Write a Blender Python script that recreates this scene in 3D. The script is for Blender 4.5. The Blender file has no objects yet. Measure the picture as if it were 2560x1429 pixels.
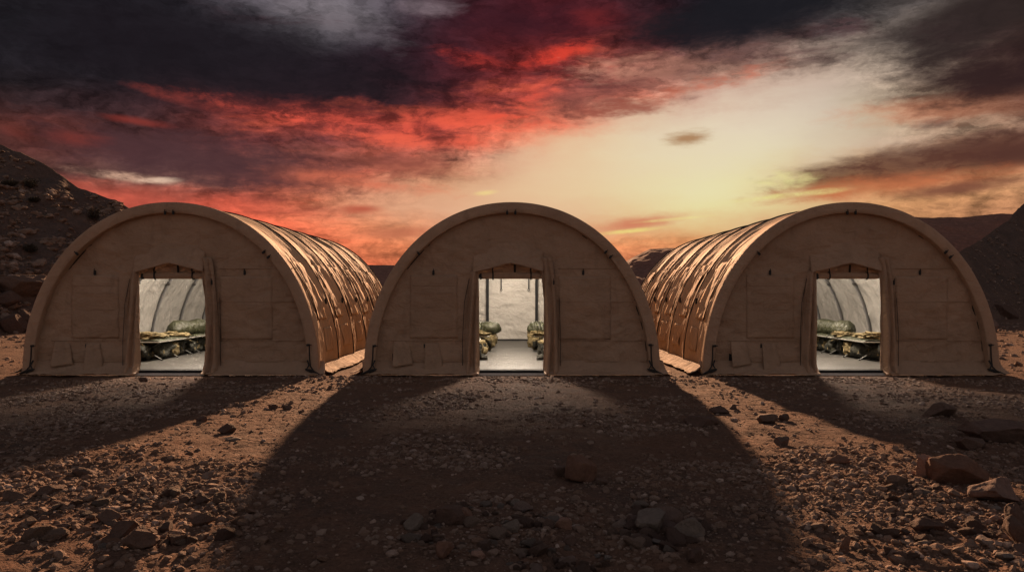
import bpy, bmesh, math, random
import numpy as np
from mathutils import Vector, Matrix, Euler

random.seed(7)
RNG = np.random.default_rng(11)
D = bpy.data
SC = bpy.context.scene
COL = SC.collection
R = math.radians
PI = math.pi

# ------------------------------------------------------------------ camera
CAMD, CAMZ, FPX, HORY = 15.0, 1.72, 1785.0, 730.0      # distance to the tent fronts, eye height
cam_d = D.cameras.new("camera")
cam = D.objects.new("camera", cam_d); COL.objects.link(cam)
cam.location = (0, -CAMD, CAMZ)
cam.rotation_euler = (R(90), 0, 0)
cam_d.sensor_width = 36
cam_d.lens = FPX / 2560 * 36
cam_d.shift_y = (HORY - 714.5) / 2560
cam_d.clip_start = 0.05
cam_d.clip_end = 3000
SC.camera = cam

# ------------------------------------------------------------------ exposure
EXPO = 1.0
SC.view_settings.view_transform = 'Standard'
SC.view_settings.look = 'None'
SC.view_settings.gamma = 1
SC.view_settings.use_curve_mapping = False
SC.view_settings.exposure = EXPO
SC.cycles.use_denoising = True
SC.cycles.max_bounces = 5
SC.cycles.diffuse_bounces = 3

# ------------------------------------------------------------------ sun
SUN_EL, SUN_AZ = R(15.5), R(0.0)
sd = D.lights.new("sun", 'SUN')
sun = D.objects.new("sun", sd); COL.objects.link(sun)
sd.energy = 4.3
sd.angle = R(1.4)
sd.color = (1.0, 0.55, 0.30)
sv = Vector((math.sin(SUN_AZ) * math.cos(SUN_EL), math.cos(SUN_AZ) * math.cos(SUN_EL), math.sin(SUN_EL)))
sun.rotation_euler = sv.to_track_quat('Z', 'Y').to_euler()
sun.location = (0, 60, 30)

# ------------------------------------------------------------------ node helper
class NT:
    def __init__(s, tree):
        s.t = tree; s.n = tree.nodes; s.l = tree.links
    def new(s, kind, **kw):
        n = s.n.new(kind)
        for k, v in kw.items(): setattr(n, k, v)
        return n
    def put(s, sock, v):
        if isinstance(v, bpy.types.NodeSocket): s.l.new(v, sock)
        elif v is not None: sock.default_value = v
    def m(s, op, a=None, b=None, c=None, clamp=False):
        n = s.new('ShaderNodeMath', operation=op, use_clamp=clamp)
        for i, v in enumerate((a, b, c)):
            if v is not None: s.put(n.inputs[i], v)
        return n.outputs[0]
    def vm(s, op, a=None, b=None, scale=None):
        n = s.new('ShaderNodeVectorMath', operation=op)
        if a is not None: s.put(n.inputs[0], a)
        if b is not None: s.put(n.inputs[1], b)
        if scale is not None: s.put(n.inputs['Scale'], scale)
        return n.outputs[0]
    def xyz(s, x=0.0, y=0.0, z=0.0):
        n = s.new('ShaderNodeCombineXYZ')
        for i, v in enumerate((x, y, z)): s.put(n.inputs[i], v)
        return n.outputs[0]
    def sep(s, v):
        n = s.new('ShaderNodeSeparateXYZ'); s.put(n.inputs[0], v); return n.outputs
    def mr(s, v, a, b, c=0.0, d=1.0, smooth=False):
        n = s.new('ShaderNodeMapRange'); n.clamp = True
        if smooth: n.interpolation_type = 'SMOOTHSTEP'
        for i, q in enumerate((v, a, b, c, d)): s.put(n.inputs[i], q)
        return n.outputs[0]
    def mix(s, f, a, b, blend='MIX'):
        n = s.new('ShaderNodeMix', data_type='RGBA', blend_type=blend)
        s.put(n.inputs[0], f)
        for i, v in ((6, a), (7, b)):
            if isinstance(v, (tuple, list)): v = tuple(v)[:3] + (1.0,)
            s.put(n.inputs[i], v)
        return n.outputs[2]
    def noise(s, vec, scale, detail=4, rough=.55, dist=0.0, dim='3D', w=None):
        n = s.new('ShaderNodeTexNoise', noise_dimensions=dim)
        s.put(n.inputs['Vector'], vec)
        n.inputs['Scale'].default_value = scale
        n.inputs['Detail'].default_value = detail
        n.inputs['Roughness'].default_value = rough
        n.inputs['Distortion'].default_value = dist
        return n.outputs[0]

def lin(c):
    return tuple(((v / 255) / 12.92 if v / 255 <= .04045 else ((v / 255 + .055) / 1.055) ** 2.4) for v in c[:3])

# ------------------------------------------------------------------ world: sunset sky
SKX = [i * 160 for i in range(17)]
SKY = {
 0:   "1e1e21 201e23 211f24 302d34 5f585f 787076 504850 3c2d34 4a1e26 5a2228 2d2026 1c1b22 302e32 28282b 2d2828 2a2120 322620",
 50:  "1e1d21 1e1d22 201e23 232126 3c383e 7d767a 3c343a 38212a 46181e 521c22 3c1e23 1c1a21 1c1b21 464244 6e645f 372d2a 322621",
 100: "1e1c20 1e1c21 201d23 201d23 2d292f 555056 322830 381d25 5a2226 5e2226 4b2326 2d2128 3c3032 786962 8c7d73 46342e 3c2824",
 150: "1e1b1f 1f1c21 211e23 211e23 262026 32262e 2d1c24 3c1c24 8a2c28 8a3430 824b44 785852 825f58 bea591 a59484 5a443c 372624",
 200: "221d20 221d21 241e22 281f24 2a2026 2c1f26 301e24 46222a 702a2a 7a3634 965a50 b98c78 be9682 d0b99e aa9682 553c34 3e2a28",
 250: "2d2122 2a2023 302124 3c2326 372328 342126 3c2328 5c2a2e a44038 945048 be6e55 d7b496 d7c3a5 d0bea2 b9a58c 8c6450 553a34",
 300: "4b2a26 3c282a 3c282a 502d2c 8c3a34 a84438 a03e36 a84238 d65a44 e68264 dec39b e2d0ac e0d0af d2c0a0 beaa8c aa9178 96735f",
 350: "502d28 6e3228 50302d 4b3030 8a4039 784240 84463f c44e3e e67d5f e4c391 e4d0a5 e4d4af e2d4af d7c6a0 c8aa87 96705a 8c6450",
 400: "3c2a2a 46302e 523838 553838 6e413c 6e443e aa5a4b a06450 e1b487 e6c896 e6d4a5 e6d7ac e4daaa d4b98c be8c64 a0694b 96664e",
 450: "5a3a34 643e34 6e5046 966e5f 78483e b45440 b46950 d28c64 e4bc8a e6c894 e6d29e e8dca8 e4d49a cd965f be7d55 b4825a aa7d5a",
 500: "aa4b3c b44e3e c35544 c05240 d05440 cd8260 dea576 e2b280 e4be8a e6c891 e6d49a e9e6a6 e4d791 d7aa6e c88f60 be875c b4805a",
 550: "b44636 b84836 be4b3a c84f3a d85c42 da7450 de966c e0a576 e2b480 e0aa78 e4c382 e6d28c deb478 cd9664 c38a5c bc825a af7655",
 600: "b44636 b84836 be4b3a c84f3a d8583e da6a48 de8258 de8a5e de9462 dc9260 da9260 dc9c64 d29060 c88a5c be825a b47a58 aa7050",
 650: "b04836 b44a38 b84e3a c05440 cc583e d26444 d67048 d67852 d67d54 d47a52 d47850 d07c54 c87c54 be7850 b4704c aa6a48 a06446",
 730: "964638 964638 9a4a3a a05040 a85640 b05c44 b46048 b66248 b8644a b8644a b8644a b4644a ac624a a46048 9c5c46 965844 905442",
}
SKROWS = sorted(SKY)
GRID = np.array([[lin(tuple(int(h[i:i + 2], 16) for i in (0, 2, 4))) for h in SKY[r].split()] for r in SKROWS])
pale = (GRID[..., 0] > .55) & (GRID[..., 1] > .37)
GRID[pale, 2] += .05
GRID[:4][GRID[:4].max(-1) < .3] *= .82
def sky_at(px, py):
    fx = min(max(px / 160, 0), 15.999); ix = int(fx); fx -= ix
    py = min(max(py, 0), 729.9)
    iy = max(k for k in range(len(SKROWS)) if SKROWS[k] <= py); iy = min(iy, len(SKROWS) - 2)
    fy = (py - SKROWS[iy]) / (SKROWS[iy + 1] - SKROWS[iy])
    a = GRID[iy, ix] * (1 - fx) + GRID[iy, ix + 1] * fx
    b = GRID[iy + 1, ix] * (1 - fx) + GRID[iy + 1, ix + 1] * fx
    return a * (1 - fy) + b * fy

def azt(px, py):      # direction of a place in the sky: azimuth, tangent of elevation
    return math.atan((px - 1280) / FPX), (HORY - py) / math.hypot(FPX, px - 1280)

world = D.worlds.new("World"); SC.world = world
world.use_nodes = True
world.cycles.sampling_method = 'NONE'
wt = NT(world.node_tree); wt.n.clear()
wout = wt.new('ShaderNodeOutputWorld')
bg = wt.new('ShaderNodeBackground')
wt.l.new(bg.outputs[0], wout.inputs[0])
gen = wt.new('ShaderNodeTexCoord').outputs['Generated']
dx, dy, dz = wt.sep(gen)
hor = wt.m('SQRT', wt.m('ADD', wt.m('MULTIPLY', dx, dx), wt.m('MULTIPLY', dy, dy)))
hor = wt.m('MAXIMUM', hor, .001)
az = wt.m('ARCTAN2', dx, dy)
tt = wt.m('DIVIDE', dz, hor)
# flat cloud layer seen in perspective
den = wt.m('ADD', wt.m('MAXIMUM', dz, 0.0), .10)
cpl = wt.xyz(wt.m('DIVIDE', dx, den), wt.m('DIVIDE', dy, den), 0.0)
cpl2 = wt.vm('ADD', cpl, (13.7, 5.1, 0))
angv = wt.xyz(wt.m('MULTIPLY', az, 7.0), wt.m('MULTIPLY', tt, 17.0), 0.0)
n1 = wt.noise(cpl, .9, 4, .55)
n2 = wt.noise(cpl2, 1.1, 4, .55)
n3 = wt.noise(angv, 1.0, 7, .68)
n4 = wt.noise(wt.vm('ADD', angv, (31, 7, 0)), 1.6, 7, .68)
wamp = wt.mr(tt, 0.0, .3, .35, 1.0)
azw = wt.m('ADD', az, wt.m('MULTIPLY', wamp, wt.m('ADD', wt.m('MULTIPLY', wt.m('SUBTRACT', n1, .5), .10), wt.m('MULTIPLY', wt.m('SUBTRACT', n3, .5), .11))))
ttw = wt.m('ADD', tt, wt.m('MULTIPLY', wamp, wt.m('ADD', wt.m('MULTIPLY', wt.m('SUBTRACT', n2, .5), .04), wt.m('MULTIPLY', wt.m('SUBTRACT', n4, .5), .065))))
A0 = R(42)
rfac = wt.mr(azw, -A0, A0)
tk = [0.0, .035, .065, .09, .115, .14, .165, .19, .215, .24, .265, .29, .315, .345, .38, .42]
col = None
for k, t in enumerate(tk):
    rp = wt.new('ShaderNodeValToRGB')
    rp.color_ramp.interpolation = 'B_SPLINE'
    el = rp.color_ramp.elements
    NS = 30
    while len(el) < NS: el.new(.5)
    for i in range(NS):
        f = i / (NS - 1)
        a = -A0 + 2 * A0 * f
        px = 1280 + FPX * math.tan(a)
        py = HORY - t * math.hypot(FPX, px - 1280)
        el[i].position = f
        el[i].color = tuple(sky_at(px, py)) + (1.0,)
    wt.put(rp.inputs[0], rfac)
    if col is None: col = rp.outputs[0]
    else: col = wt.mix(wt.mr(ttw, tk[k - 1], t), col, rp.outputs[0])
# cloud detail: strongest where the sky is clouded (dark or red), none in the clear part
bw = wt.new('ShaderNodeRGBToBW'); wt.put(bw.inputs[0], col)
lum = bw.outputs[0]
cr, cg, cb = wt.sep(col)
redn = wt.m('DIVIDE', cr, wt.m('ADD', cg, .01))
cloudy = wt.mr(lum, .50, .22, 0, 1, True)
redz = wt.m('MULTIPLY', wt.mr(redn, 1.9, 4.2, 0, 1, True), wt.mr(lum, .012, .07, 0, 1, True))
st1 = wt.noise(wt.xyz(wt.m('MULTIPLY', az, 9.0), wt.m('MULTIPLY', tt, 38.0), 3.0), 1.0, 6, .60, .5)
st2 = wt.noise(wt.vm('ADD', wt.vm('MULTIPLY', cpl, (1.0, 1.5, 1)), (4, 9, 2)), 3.2, 5, .6)
det = wt.m('ADD', wt.m('MULTIPLY', st1, .5), wt.m('MULTIPLY', st2, .5))
hot = wt.m('MULTIPLY', wt.mr(det, .5, .62, 0, 1, True), redz)
col = wt.mix(wt.m('MULTIPLY', hot, .34), col, lin((224, 96, 66)))
cool = wt.m('MULTIPLY', wt.mr(det, .5, .38, 0, 1, True), wt.m('MULTIPLY', wt.m('MULTIPLY', cloudy, wt.mr(tt, .06, .2)), wt.mr(lum, .02, .08)))
col = wt.mix(wt.m('MULTIPLY', cool, .62), col, lin((72, 42, 48)))
gain = wt.mr(det, .35, .68, .74, 1.28)
gain = wt.m('ADD', wt.m('MULTIPLY', gain, cloudy), wt.m('SUBTRACT', 1.0, cloudy))
det2 = wt.noise(wt.xyz(wt.m('MULTIPLY', azw, 24.0), wt.m('MULTIPLY', ttw, 46.0), 1.5), 1.0, 7, .7)
gain = wt.m('MULTIPLY', gain, wt.m('MULTIPLY_ADD', wt.m('SUBTRACT', wt.mr(det2, .36, .64, .5, 1.6), 1.0), cloudy, 1.0))
col = wt.mix(1.0, col, wt.xyz(gain, gain, gain), 'MULTIPLY')

NZ1 = wt.m('SUBTRACT', wt.noise(wt.xyz(wt.m('MULTIPLY', az, 16.0), wt.m('MULTIPLY', tt, 46.0), 5.0), 1.0, 7, .68, .3), .5)
NZ2 = wt.m('SUBTRACT', wt.noise(wt.xyz(wt.m('MULTIPLY', az, 24.0), wt.m('MULTIPLY', tt, 95.0), 9.0), 1.0, 4, .6), .5)
STK = wt.mr(wt.m('ADD', wt.m('MULTIPLY', st1, .45), wt.m('MULTIPLY', det2, .55)), .44, .59, 0, 1, True)
def blot(px, py, hx, hy, ang, rgb, k, ragged=.6, lo=1.15, hi=.1, freq=1, tex=0.0):
    """a cloud of its own: ragged ellipse at a direction of the sky (sizes in the photo's pixels)"""
    global col
    a, t = azt(px, py)
    ca, sa = math.cos(R(ang)), math.sin(R(ang))
    sx = FPX / hx; sy = FPX / hy
    # rotated and scaled offset
    u = wt.m('MULTIPLY_ADD', az, ca * sx, wt.m('MULTIPLY_ADD', tt, sa * sx, -(a * ca + t * sa) * sx))
    v = wt.m('MULTIPLY_ADD', tt, ca * sy, wt.m('MULTIPLY_ADD', az, -sa * sy, -(t * ca - a * sa) * sy))
    rr = wt.m('SQRT', wt.m('MULTIPLY_ADD', u, u, wt.m('MULTIPLY', v, v)))
    rr = wt.m('MULTIPLY_ADD', NZ2 if freq > 1 else NZ1, ragged * 2, rr)
    f = wt.m('MULTIPLY', wt.mr(rr, lo, hi, 0, 1, True), k)
    if tex: f = wt.m('MULTIPLY', f, wt.m('MULTIPLY_ADD', STK, tex, 1 - tex))
    col = wt.mix(f, col, lin(rgb))

blot(560, 150, 640, 150, -5, (30, 25, 30), .8, .4, 1.2, .3)
blot(1830, 50, 360, 80, 3, (28, 27, 32), .92, .6, 1.0, .3)
blot(1180, 310, 330, 46, 3, (232, 92, 68), .8, .9, tex=.85)
blot(830, 305, 330, 34, -6, (232, 90, 70), .85, .8, tex=.85)
blot(500, 262, 170, 16, -11, (140, 58, 50), .6, .9, tex=.7)
blot(500, 402, 420, 80, -4, (76, 49, 52), .85, .9, 1.1, .3)
blot(1000, 350, 250, 22, -3, (236, 100, 74), .8, .9, tex=.8)
blot(1000, 410, 240, 34, -6, (150, 80, 66), .7, .9)
blot(1300, 60, 260, 70, 0, (60, 28, 36), .7, .9)
blot(1190, 150, 120, 26, -10, (196, 60, 48), .7, 1.0, tex=.85)
blot(1400, 135, 130, 28, 16, (218, 64, 48), .85, 1.0, tex=.85)
blot(1310, 275, 130, 50, 30, (228, 82, 60), .7, .8, tex=.9)
blot(1490, 45, 80, 36, 0, (120, 38, 38), .55, .9, tex=.8)
blot(1480, 250, 200, 60, 10, (110, 62, 58), .6, 1.0, freq=2)
blot(1600, 170, 220, 40, 0, (214, 150, 125), .6, 1.2, freq=2, tex=.6)
blot(1760, 170, 230, 50, 8, (104, 66, 60), .6, 1.1, freq=2, tex=.6)
blot(1800, 205, 200, 24, 10, (190, 98, 72), .7, 1.0, freq=2, tex=.7)
blot(1560, 270, 140, 26, 4, (150, 76, 62), .8, 1.1, freq=2)
blot(820, 45, 210, 50, -14, (120, 110, 115), .6, 1.1, tex=.5)
blot(1080, 15, 90, 34, 0, (140, 122, 128), .7, .8, tex=.3)
blot(300, 440, 120, 12, -4, (220, 175, 148), .8, .9, tex=.9)
blot(390, 452, 50, 8, 6, (236, 205, 178), .6, .9, tex=.8)
blot(340, 303, 90, 12, -3, (140, 56, 48), .7, .7)
blot(190, 345, 70, 24, 0, (130, 52, 42), .6, .9, tex=.5)
blot(40, 330, 60, 22, -20, (110, 48, 40), .5, 1.0, tex=.5)
blot(2380, 270, 240, 40, -2, (206, 126, 92), .7, .9)
blot(2480, 190, 230, 110, -6, (48, 32, 32), .97, .8)
blot(2230, 80, 150, 34, 24, (120, 108, 100), .5, 1.0, tex=.5)
blot(2420, 60, 260, 90, 10, (48, 38, 37), .8, .7, 1.1, .3)
blot(2330, 404, 400, 60, 6, (80, 47, 40), .95, .45, 1.0, .45, tex=.25)
blot(2560, 380, 150, 36, -3, (84, 52, 44), .9, .5)
blot(2200, 464, 280, 30, 3, (206, 118, 76), .85, .8, tex=.3)
blot(2380, 473, 150, 18, 3, (120, 74, 58), .85, .6)
blot(1970, 450, 70, 24, 0, (232, 226, 150), .6, 1.0, freq=2, tex=.8)
blot(1990, 486, 160, 8, 4, (236, 234, 150), .7, .8, tex=.7)
blot(1720, 345, 70, 22, 5, (170, 128, 90), .95, .7, freq=2)
blot(1590, 558, 130, 22, 7, (208, 128, 96), .95, .6)
blot(1575, 577, 95, 7, 5, (238, 222, 130), .8, .7, tex=.5)
blot(1680, 548, 110, 5, 4, (238, 228, 145), .6, .8, tex=.5)
blot(900, 523, 70, 14, 2, (186, 96, 72), 1.0, .25)
blot(1000, 582, 130, 20, 4, (190, 110, 80), .8, .7)
blot(1215, 482, 40, 8, 6, (240, 214, 140), .7, .6)
blot(330, 500, 260, 40, 0, (176, 82, 66), .6, .8, 1.2, .2)
blot(700, 520, 260, 26, -3, (224, 104, 80), .5, 1.0, tex=.5)
blot(900, 455, 260, 26, -5, (216, 112, 82), .7, 1.0, tex=.5)
# the half of the sky behind the camera and overhead: dim dusk, with the Nishita sky in it
nish = wt.new('ShaderNodeTexSky', sky_type='NISHITA')
nish.sun_disc = False; nish.sun_elevation = SUN_EL; nish.sun_rotation = SUN_AZ
dusk = wt.mix(1.0, wt.mix(1.0, nish.outputs[0], (.012, .012, .012), 'MULTIPLY'), wt.mix(wt.mr(dz, .05, .8), (.245, .19, .16), (.11, .104, .114)), 'ADD')
back = wt.mr(dy, .45, -.15, 0, 1, True)
over = wt.mr(dz, .45, .75, 0, 1, True)
col = wt.mix(wt.m('MAXIMUM', back, over), col, dusk)
below = wt.mr(dz, -.01, -.06)
col = wt.mix(below, col, (.03, .02, .016))
wt.put(bg.inputs[0], col)
bg.inputs[1].default_value = 1.0 / 2 ** EXPO

# ------------------------------------------------------------------ numpy noise
_P = RNG.permutation(512).astype(np.int64)
_P = np.concatenate([_P, _P, _P])
_G = RNG.normal(size=(512, 3)); _G /= np.linalg.norm(_G, axis=1)[:, None]
def perlin(x, y, z=0.0):
    x, y, z = np.broadcast_arrays(np.asarray(x, float), np.asarray(y, float), np.asarray(z, float))
    xi, yi, zi = np.floor(x).astype(np.int64), np.floor(y).astype(np.int64), np.floor(z).astype(np.int64)
    xf, yf, zf = x - xi, y - yi, z - zi
    u, v, w = (t * t * t * (t * (t * 6 - 15) + 10) for t in (xf, yf, zf))
    out = 0
    for i in (0, 1):
        for j in (0, 1):
            for k in (0, 1):
                h = _P[(_P[(_P[(xi + i) & 511] + yi + j) & 511] + zi + k) & 511]
                g = _G[h]
                d = g[..., 0] * (xf - i) + g[..., 1] * (yf - j) + g[..., 2] * (zf - k)
                out = out + d * (u if i else 1 - u) * (v if j else 1 - v) * (w if k else 1 - w)
    return out * 1.6
def fbm(x, y, z=0.0, o=4, g=.5):
    s = 0; a = 1.0
    for k in range(o):
        s = s + a * perlin(np.asarray(x) * 2 ** k + 7.3 * k, np.asarray(y) * 2 ** k + 3.1 * k, np.asarray(z) * 2 ** k + 1.7 * k); a *= g
    return s
def ridged(x, y, z=0.0, o=3, g=.5):
    s = 0; a = 1.0
    for k in range(o):
        s = s + a * (1 - 2.2 * np.abs(perlin(np.asarray(x) * 2 ** k + 9.3 * k, np.asarray(y) * 2 ** k + 5.1 * k, np.asarray(z) * 2 ** k))); a *= g
    return s
def sstep(a, b, x):
    t = np.clip((np.asarray(x, float) - a) / (b - a), 0, 1); return t * t * (3 - 2 * t)

# ------------------------------------------------------------------ mesh helpers
def mesh_np(name, V, F, smooth=True):
    """V (n,3), F (m,3|4) -> mesh"""
    V = np.ascontiguousarray(V, dtype=np.float32); F = np.ascontiguousarray(F, dtype=np.int32)
    me = D.meshes.new(name)
    me.vertices.add(len(V)); me.vertices.foreach_set('co', V.ravel())
    k = F.shape[1]
    me.loops.add(F.size); me.loops.foreach_set('vertex_index', F.ravel())
    me.polygons.add(len(F)); me.polygons.foreach_set('loop_start', np.arange(0, F.size, k, dtype=np.int32))
    me.polygons.foreach_set('loop_total', np.full(len(F), k, dtype=np.int32))
    me.polygons.foreach_set('use_smooth', np.full(len(F), smooth))
    me.update(calc_edges=True); me.validate()
    return me
def link(name, me, mat=None, parent=None):
    if mat is not None and len(me.materials) == 0: me.materials.append(mat)
    o = D.objects.new(name, me); COL.objects.link(o)
    if parent is not None: o.parent = parent
    return o
def grid_faces(n, m, mask=None, wrap=False):
    i, j = np.meshgrid(np.arange(n - 1), np.arange(m - 1), indexing='ij')
    a = i * m + j
    F = np.stack([a, a + 1, a + m + 1, a + m], -1)
    if mask is not None: F = F[mask]
    return F.reshape(-1, 4)
def grid_obj(name, P, mat, parent=None, mask=None, thick=0.0, flip=False, smooth=True):
    n, m = P.shape[:2]
    F = grid_faces(n, m, mask)
    if flip: F = F[:, ::-1]
    o = link(name, mesh_np(name, P.reshape(-1, 3), F, smooth), mat, parent)
    if thick:
        md = o.modifiers.new('thickness', 'SOLIDIFY'); md.thickness = thick; md.offset = 0
    return o
def tag(o, label=None, cat=None, group=None, kind=None):
    if label: o['label'] = label
    if cat: o['category'] = cat
    if group: o['group'] = group
    if kind: o['kind'] = kind
    return o
def empty(name, loc=(0, 0, 0), rz=0, parent=None):
    o = D.objects.new(name, None); COL.objects.link(o); o.location = loc; o.rotation_euler.z = rz
    o.empty_display_size = .3
    if parent: o.parent = parent
    return o
def copy_tree(o, parent=None):
    c = o.copy(); COL.objects.link(c)
    if parent is not None: c.parent = parent; c.matrix_parent_inverse = o.matrix_parent_inverse.copy()
    for ch in list(o.children): copy_tree(ch, c)
    return c

class MB:
    """collects boxes, tubes and blobs into one mesh"""
    def __init__(s): s.v = []; s.f = []
    def add(s, vs, fs):
        k = len(s.v); s.v += [tuple(map(float, v)) for v in vs]; s.f += [tuple(int(i) + k for i in f) for f in fs]
    def box(s, a, b, rot=None, bev=0.0, piv=None):
        (x0, y0, z0), (x1, y1, z1) = a, b
        bm = bmesh.new()
        bmesh.ops.create_cube(bm, size=1)
        for v in bm.verts:
            v.co = Vector(((x0 + x1) / 2 + v.co.x * (x1 - x0), (y0 + y1) / 2 + v.co.y * (y1 - y0), (z0 + z1) / 2 + v.co.z * (z1 - z0)))
        if bev: bmesh.ops.bevel(bm, geom=list(bm.edges), offset=bev, segments=2, affect='EDGES')
        if rot is not None:
            c = Vector(piv) if piv is not None else Vector(((x0 + x1) / 2, (y0 + y1) / 2, (z0 + z1) / 2))
            for v in bm.verts: v.co = rot @ (v.co - c) + c
        bm.verts.index_update()
        s.add([v.co for v in bm.verts], [[v.index for v in f.verts] for f in bm.faces]); bm.free()
    def tube(s, pts, r, n=8, cap=True):
        pts = [Vector(p) for p in pts]
        rs = r if isinstance(r, (list, tuple)) else [r] * len(pts)
        vs, fs = [], []
        up = Vector((0, 0, 1)); prev = None
        for i, p in enumerate(pts):
            t = (pts[min(i + 1, len(pts) - 1)] - pts[max(i - 1, 0)]).normalized()
            a = prev if prev is not None else (up if abs(t.z) < .9 else Vector((1, 0, 0)))
            a = (a - t * a.dot(t)).normalized(); b = t.cross(a); prev = a
            for k in range(n):
                w = 2 * PI * k / n
                vs.append(p + (a * math.cos(w) + b * math.sin(w)) * rs[i])
        for i in range(len(pts) - 1):
            for k in range(n):
                fs.append((i * n + k, i * n + (k + 1) % n, (i + 1) * n + (k + 1) % n, (i + 1) * n + k))
        if cap:
            fs.append(tuple(range(n))[::-1]); fs.append(tuple((len(pts) - 1) * n + k for k in range(n)))
        s.add(vs, fs)
    def build(s, name, mat, parent=None, smooth=True):
        me = D.meshes.new(name); me.from_pydata(s.v, [], s.f); me.validate(); me.update()
        if smooth:
            me.polygons.foreach_set('use_smooth', [True] * len(me.polygons))
            try: me.set_sharp_from_angle(angle=R(40))
            except Exception: pass
        return link(name, me, mat, parent)

def ico(sub):
    bm = bmesh.new(); bmesh.ops.create_icosphere(bm, subdivisions=sub, radius=1)
    bm.verts.index_update()
    V = np.array([v.co[:] for v in bm.verts]); F = np.array([[v.index for v in f.verts] for f in bm.faces]); bm.free()
    return V, F
ICO = {k: ico(k) for k in (1, 2, 3, 4, 5)}
def rock_shape(sub, seed, planes=11, rough=.05, flat=.62, dlo=.45, dhi=.85, freq=1.3):
    r = np.random.default_rng(seed)
    V = ICO[sub][0].copy()
    for _ in range(planes):
        n = r.normal(size=3); n /= np.linalg.norm(n)
        d = r.uniform(dlo, dhi)
        over = np.maximum(V @ n - d, 0)
        V -= over[:, None] * n
    s = 1 + rough * fbm(V[:, 0] * freq + seed, V[:, 1] * freq, V[:, 2] * freq, 5, .6)
    V *= s[:, None]
    V *= np.array([1.0, r.uniform(.65, .95), flat])
    return V / np.abs(V).max()

# ------------------------------------------------------------------ materials
def mat(name):
    m = D.materials.new(name); m.use_nodes = True
    t = NT(m.node_tree)
    b = t.n['Principled BSDF']
    return m, t, b
def simple(name, c, rough=.6, metal=0.0, spec=.5):
    m, t, b = mat(name)
    co = t.new('ShaderNodeTexCoord').outputs['Object']
    n = t.noise(co, 14, 4)
    t.put(b.inputs['Base Color'], t.mix(n, tuple(v * .78 for v in c), tuple(min(1, v * 1.18) for v in c)))
    b.inputs['Roughness'].default_value = rough; b.inputs['Metallic'].default_value = metal
    b.inputs['Specular IOR Level'].default_value = spec
    return m
def fabric(name, c1, c2, rough=.8, spec=.3, wr=1.0, scale=1.0, stretch=(1, 1, 1), weave=True, dist=.012, stain=.35):
    m, t, b = mat(name)
    co = t.new('ShaderNodeTexCoord').outputs['Object']
    orn = t.m('MULTIPLY', t.new('ShaderNodeObjectInfo').outputs['Random'], 40.0)
    co = t.vm('ADD', co, t.xyz(orn, orn, orn))
    n = t.noise(co, 1.1 * scale, 6, .62)
    c = t.mix(t.mr(n, .36, .64), c1, c2)
    if stain:
        d = t.noise(t.vm('MULTIPLY', co, (1.4, 1.4, .5)), 2.6 * scale, 7, .68, .6)
        c = t.mix(t.mr(d, .52, .74, 0, stain), c, tuple(v * .55 for v in c1))
        d2 = t.noise(co, 23 * scale, 4, .6)
        c = t.mix(t.mr(d2, .3, .7, 0, .22), c, tuple(v * .7 for v in c1))
    t.put(b.inputs['Base Color'], c)
    b.inputs['Roughness'].default_value = rough
    b.inputs['Specular IOR Level'].default_value = spec
    w1 = t.noise(t.vm('MULTIPLY', co, stretch), 3.2 * scale, 5, .55, .8)
    w2 = t.noise(t.vm('MULTIPLY', co, stretch), 10 * scale, 4, .6, .5)
    # creases: thin ridges of a folded noise
    cr = t.m('SUBTRACT', 1.0, t.mr(t.m('ABSOLUTE', t.m('SUBTRACT', t.noise(t.vm('MULTIPLY', co, stretch), 2.1 * scale, 3, .5, 1.6), .5)), 0, .05))
    h = t.m('ADD', t.m('MULTIPLY', w1, 1.4), t.m('MULTIPLY', w2, .35))
    h = t.m('ADD', h, t.m('MULTIPLY', cr, .10))
    if weave:
        h = t.m('ADD', h, t.m('MULTIPLY', t.noise(co, 160, 2, .5), .03))
    bp = t.new('ShaderNodeBump'); bp.inputs['Strength'].default_value = min(1, .7 * wr); bp.inputs['Distance'].default_value = dist * 4
    t.put(bp.inputs['Height'], h); t.l.new(bp.outputs[0], b.inputs['Normal'])
    return m

M = {}
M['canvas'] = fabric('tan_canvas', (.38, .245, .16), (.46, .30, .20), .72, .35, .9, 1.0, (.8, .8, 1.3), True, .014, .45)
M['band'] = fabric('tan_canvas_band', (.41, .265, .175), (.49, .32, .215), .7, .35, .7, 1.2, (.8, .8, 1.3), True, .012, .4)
M['canvas_side'] = fabric('tan_canvas_cover', (.60, .41, .25), (.70, .50, .32), .75, .07, .40, .8, (.6, 1.6, .6), True, .012, .25)  # same canvas as the front, coloured lighter so the flanks look sunlit
M['liner'] = fabric('white_liner', (.20, .192, .178), (.25, .242, .225), .8, .2, .8, .5, (1, 1, .7), False, .03, .15)  # white cloth darkened in colour to hold down the strong lamp light
M['rear_liner'] = fabric('rear_liner', (.33, .315, .29), (.39, .372, .345), .8, .2, .7, .5, (1, 1, 1.6), False, .03, .15)  # same liner cloth, coloured lighter to brighten the back wall
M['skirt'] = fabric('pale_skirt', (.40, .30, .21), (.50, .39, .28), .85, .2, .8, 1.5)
M['black'] = simple('black_webbing', (.012, .011, .011), .6)
M['gap'] = simple('dark_rope', (.02, .016, .013), .8)
M['pole'] = simple('black_pole', (.015, .015, .016), .75, 0, .2)
M['rib'] = simple('grey_rib', (.035, .035, .036), .5)
M['rib_light'] = simple('grey_rib_strip', (.10, .10, .10), .5)
M['floor'] = fabric('grey_floor', (.042, .040, .037), (.062, .060, .054), .55, .4, .5, 1.2, (1, 1, 1), False, .01, .4)
M['thresh'] = simple('white_threshold', (.6, .59, .56), .5)
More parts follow.
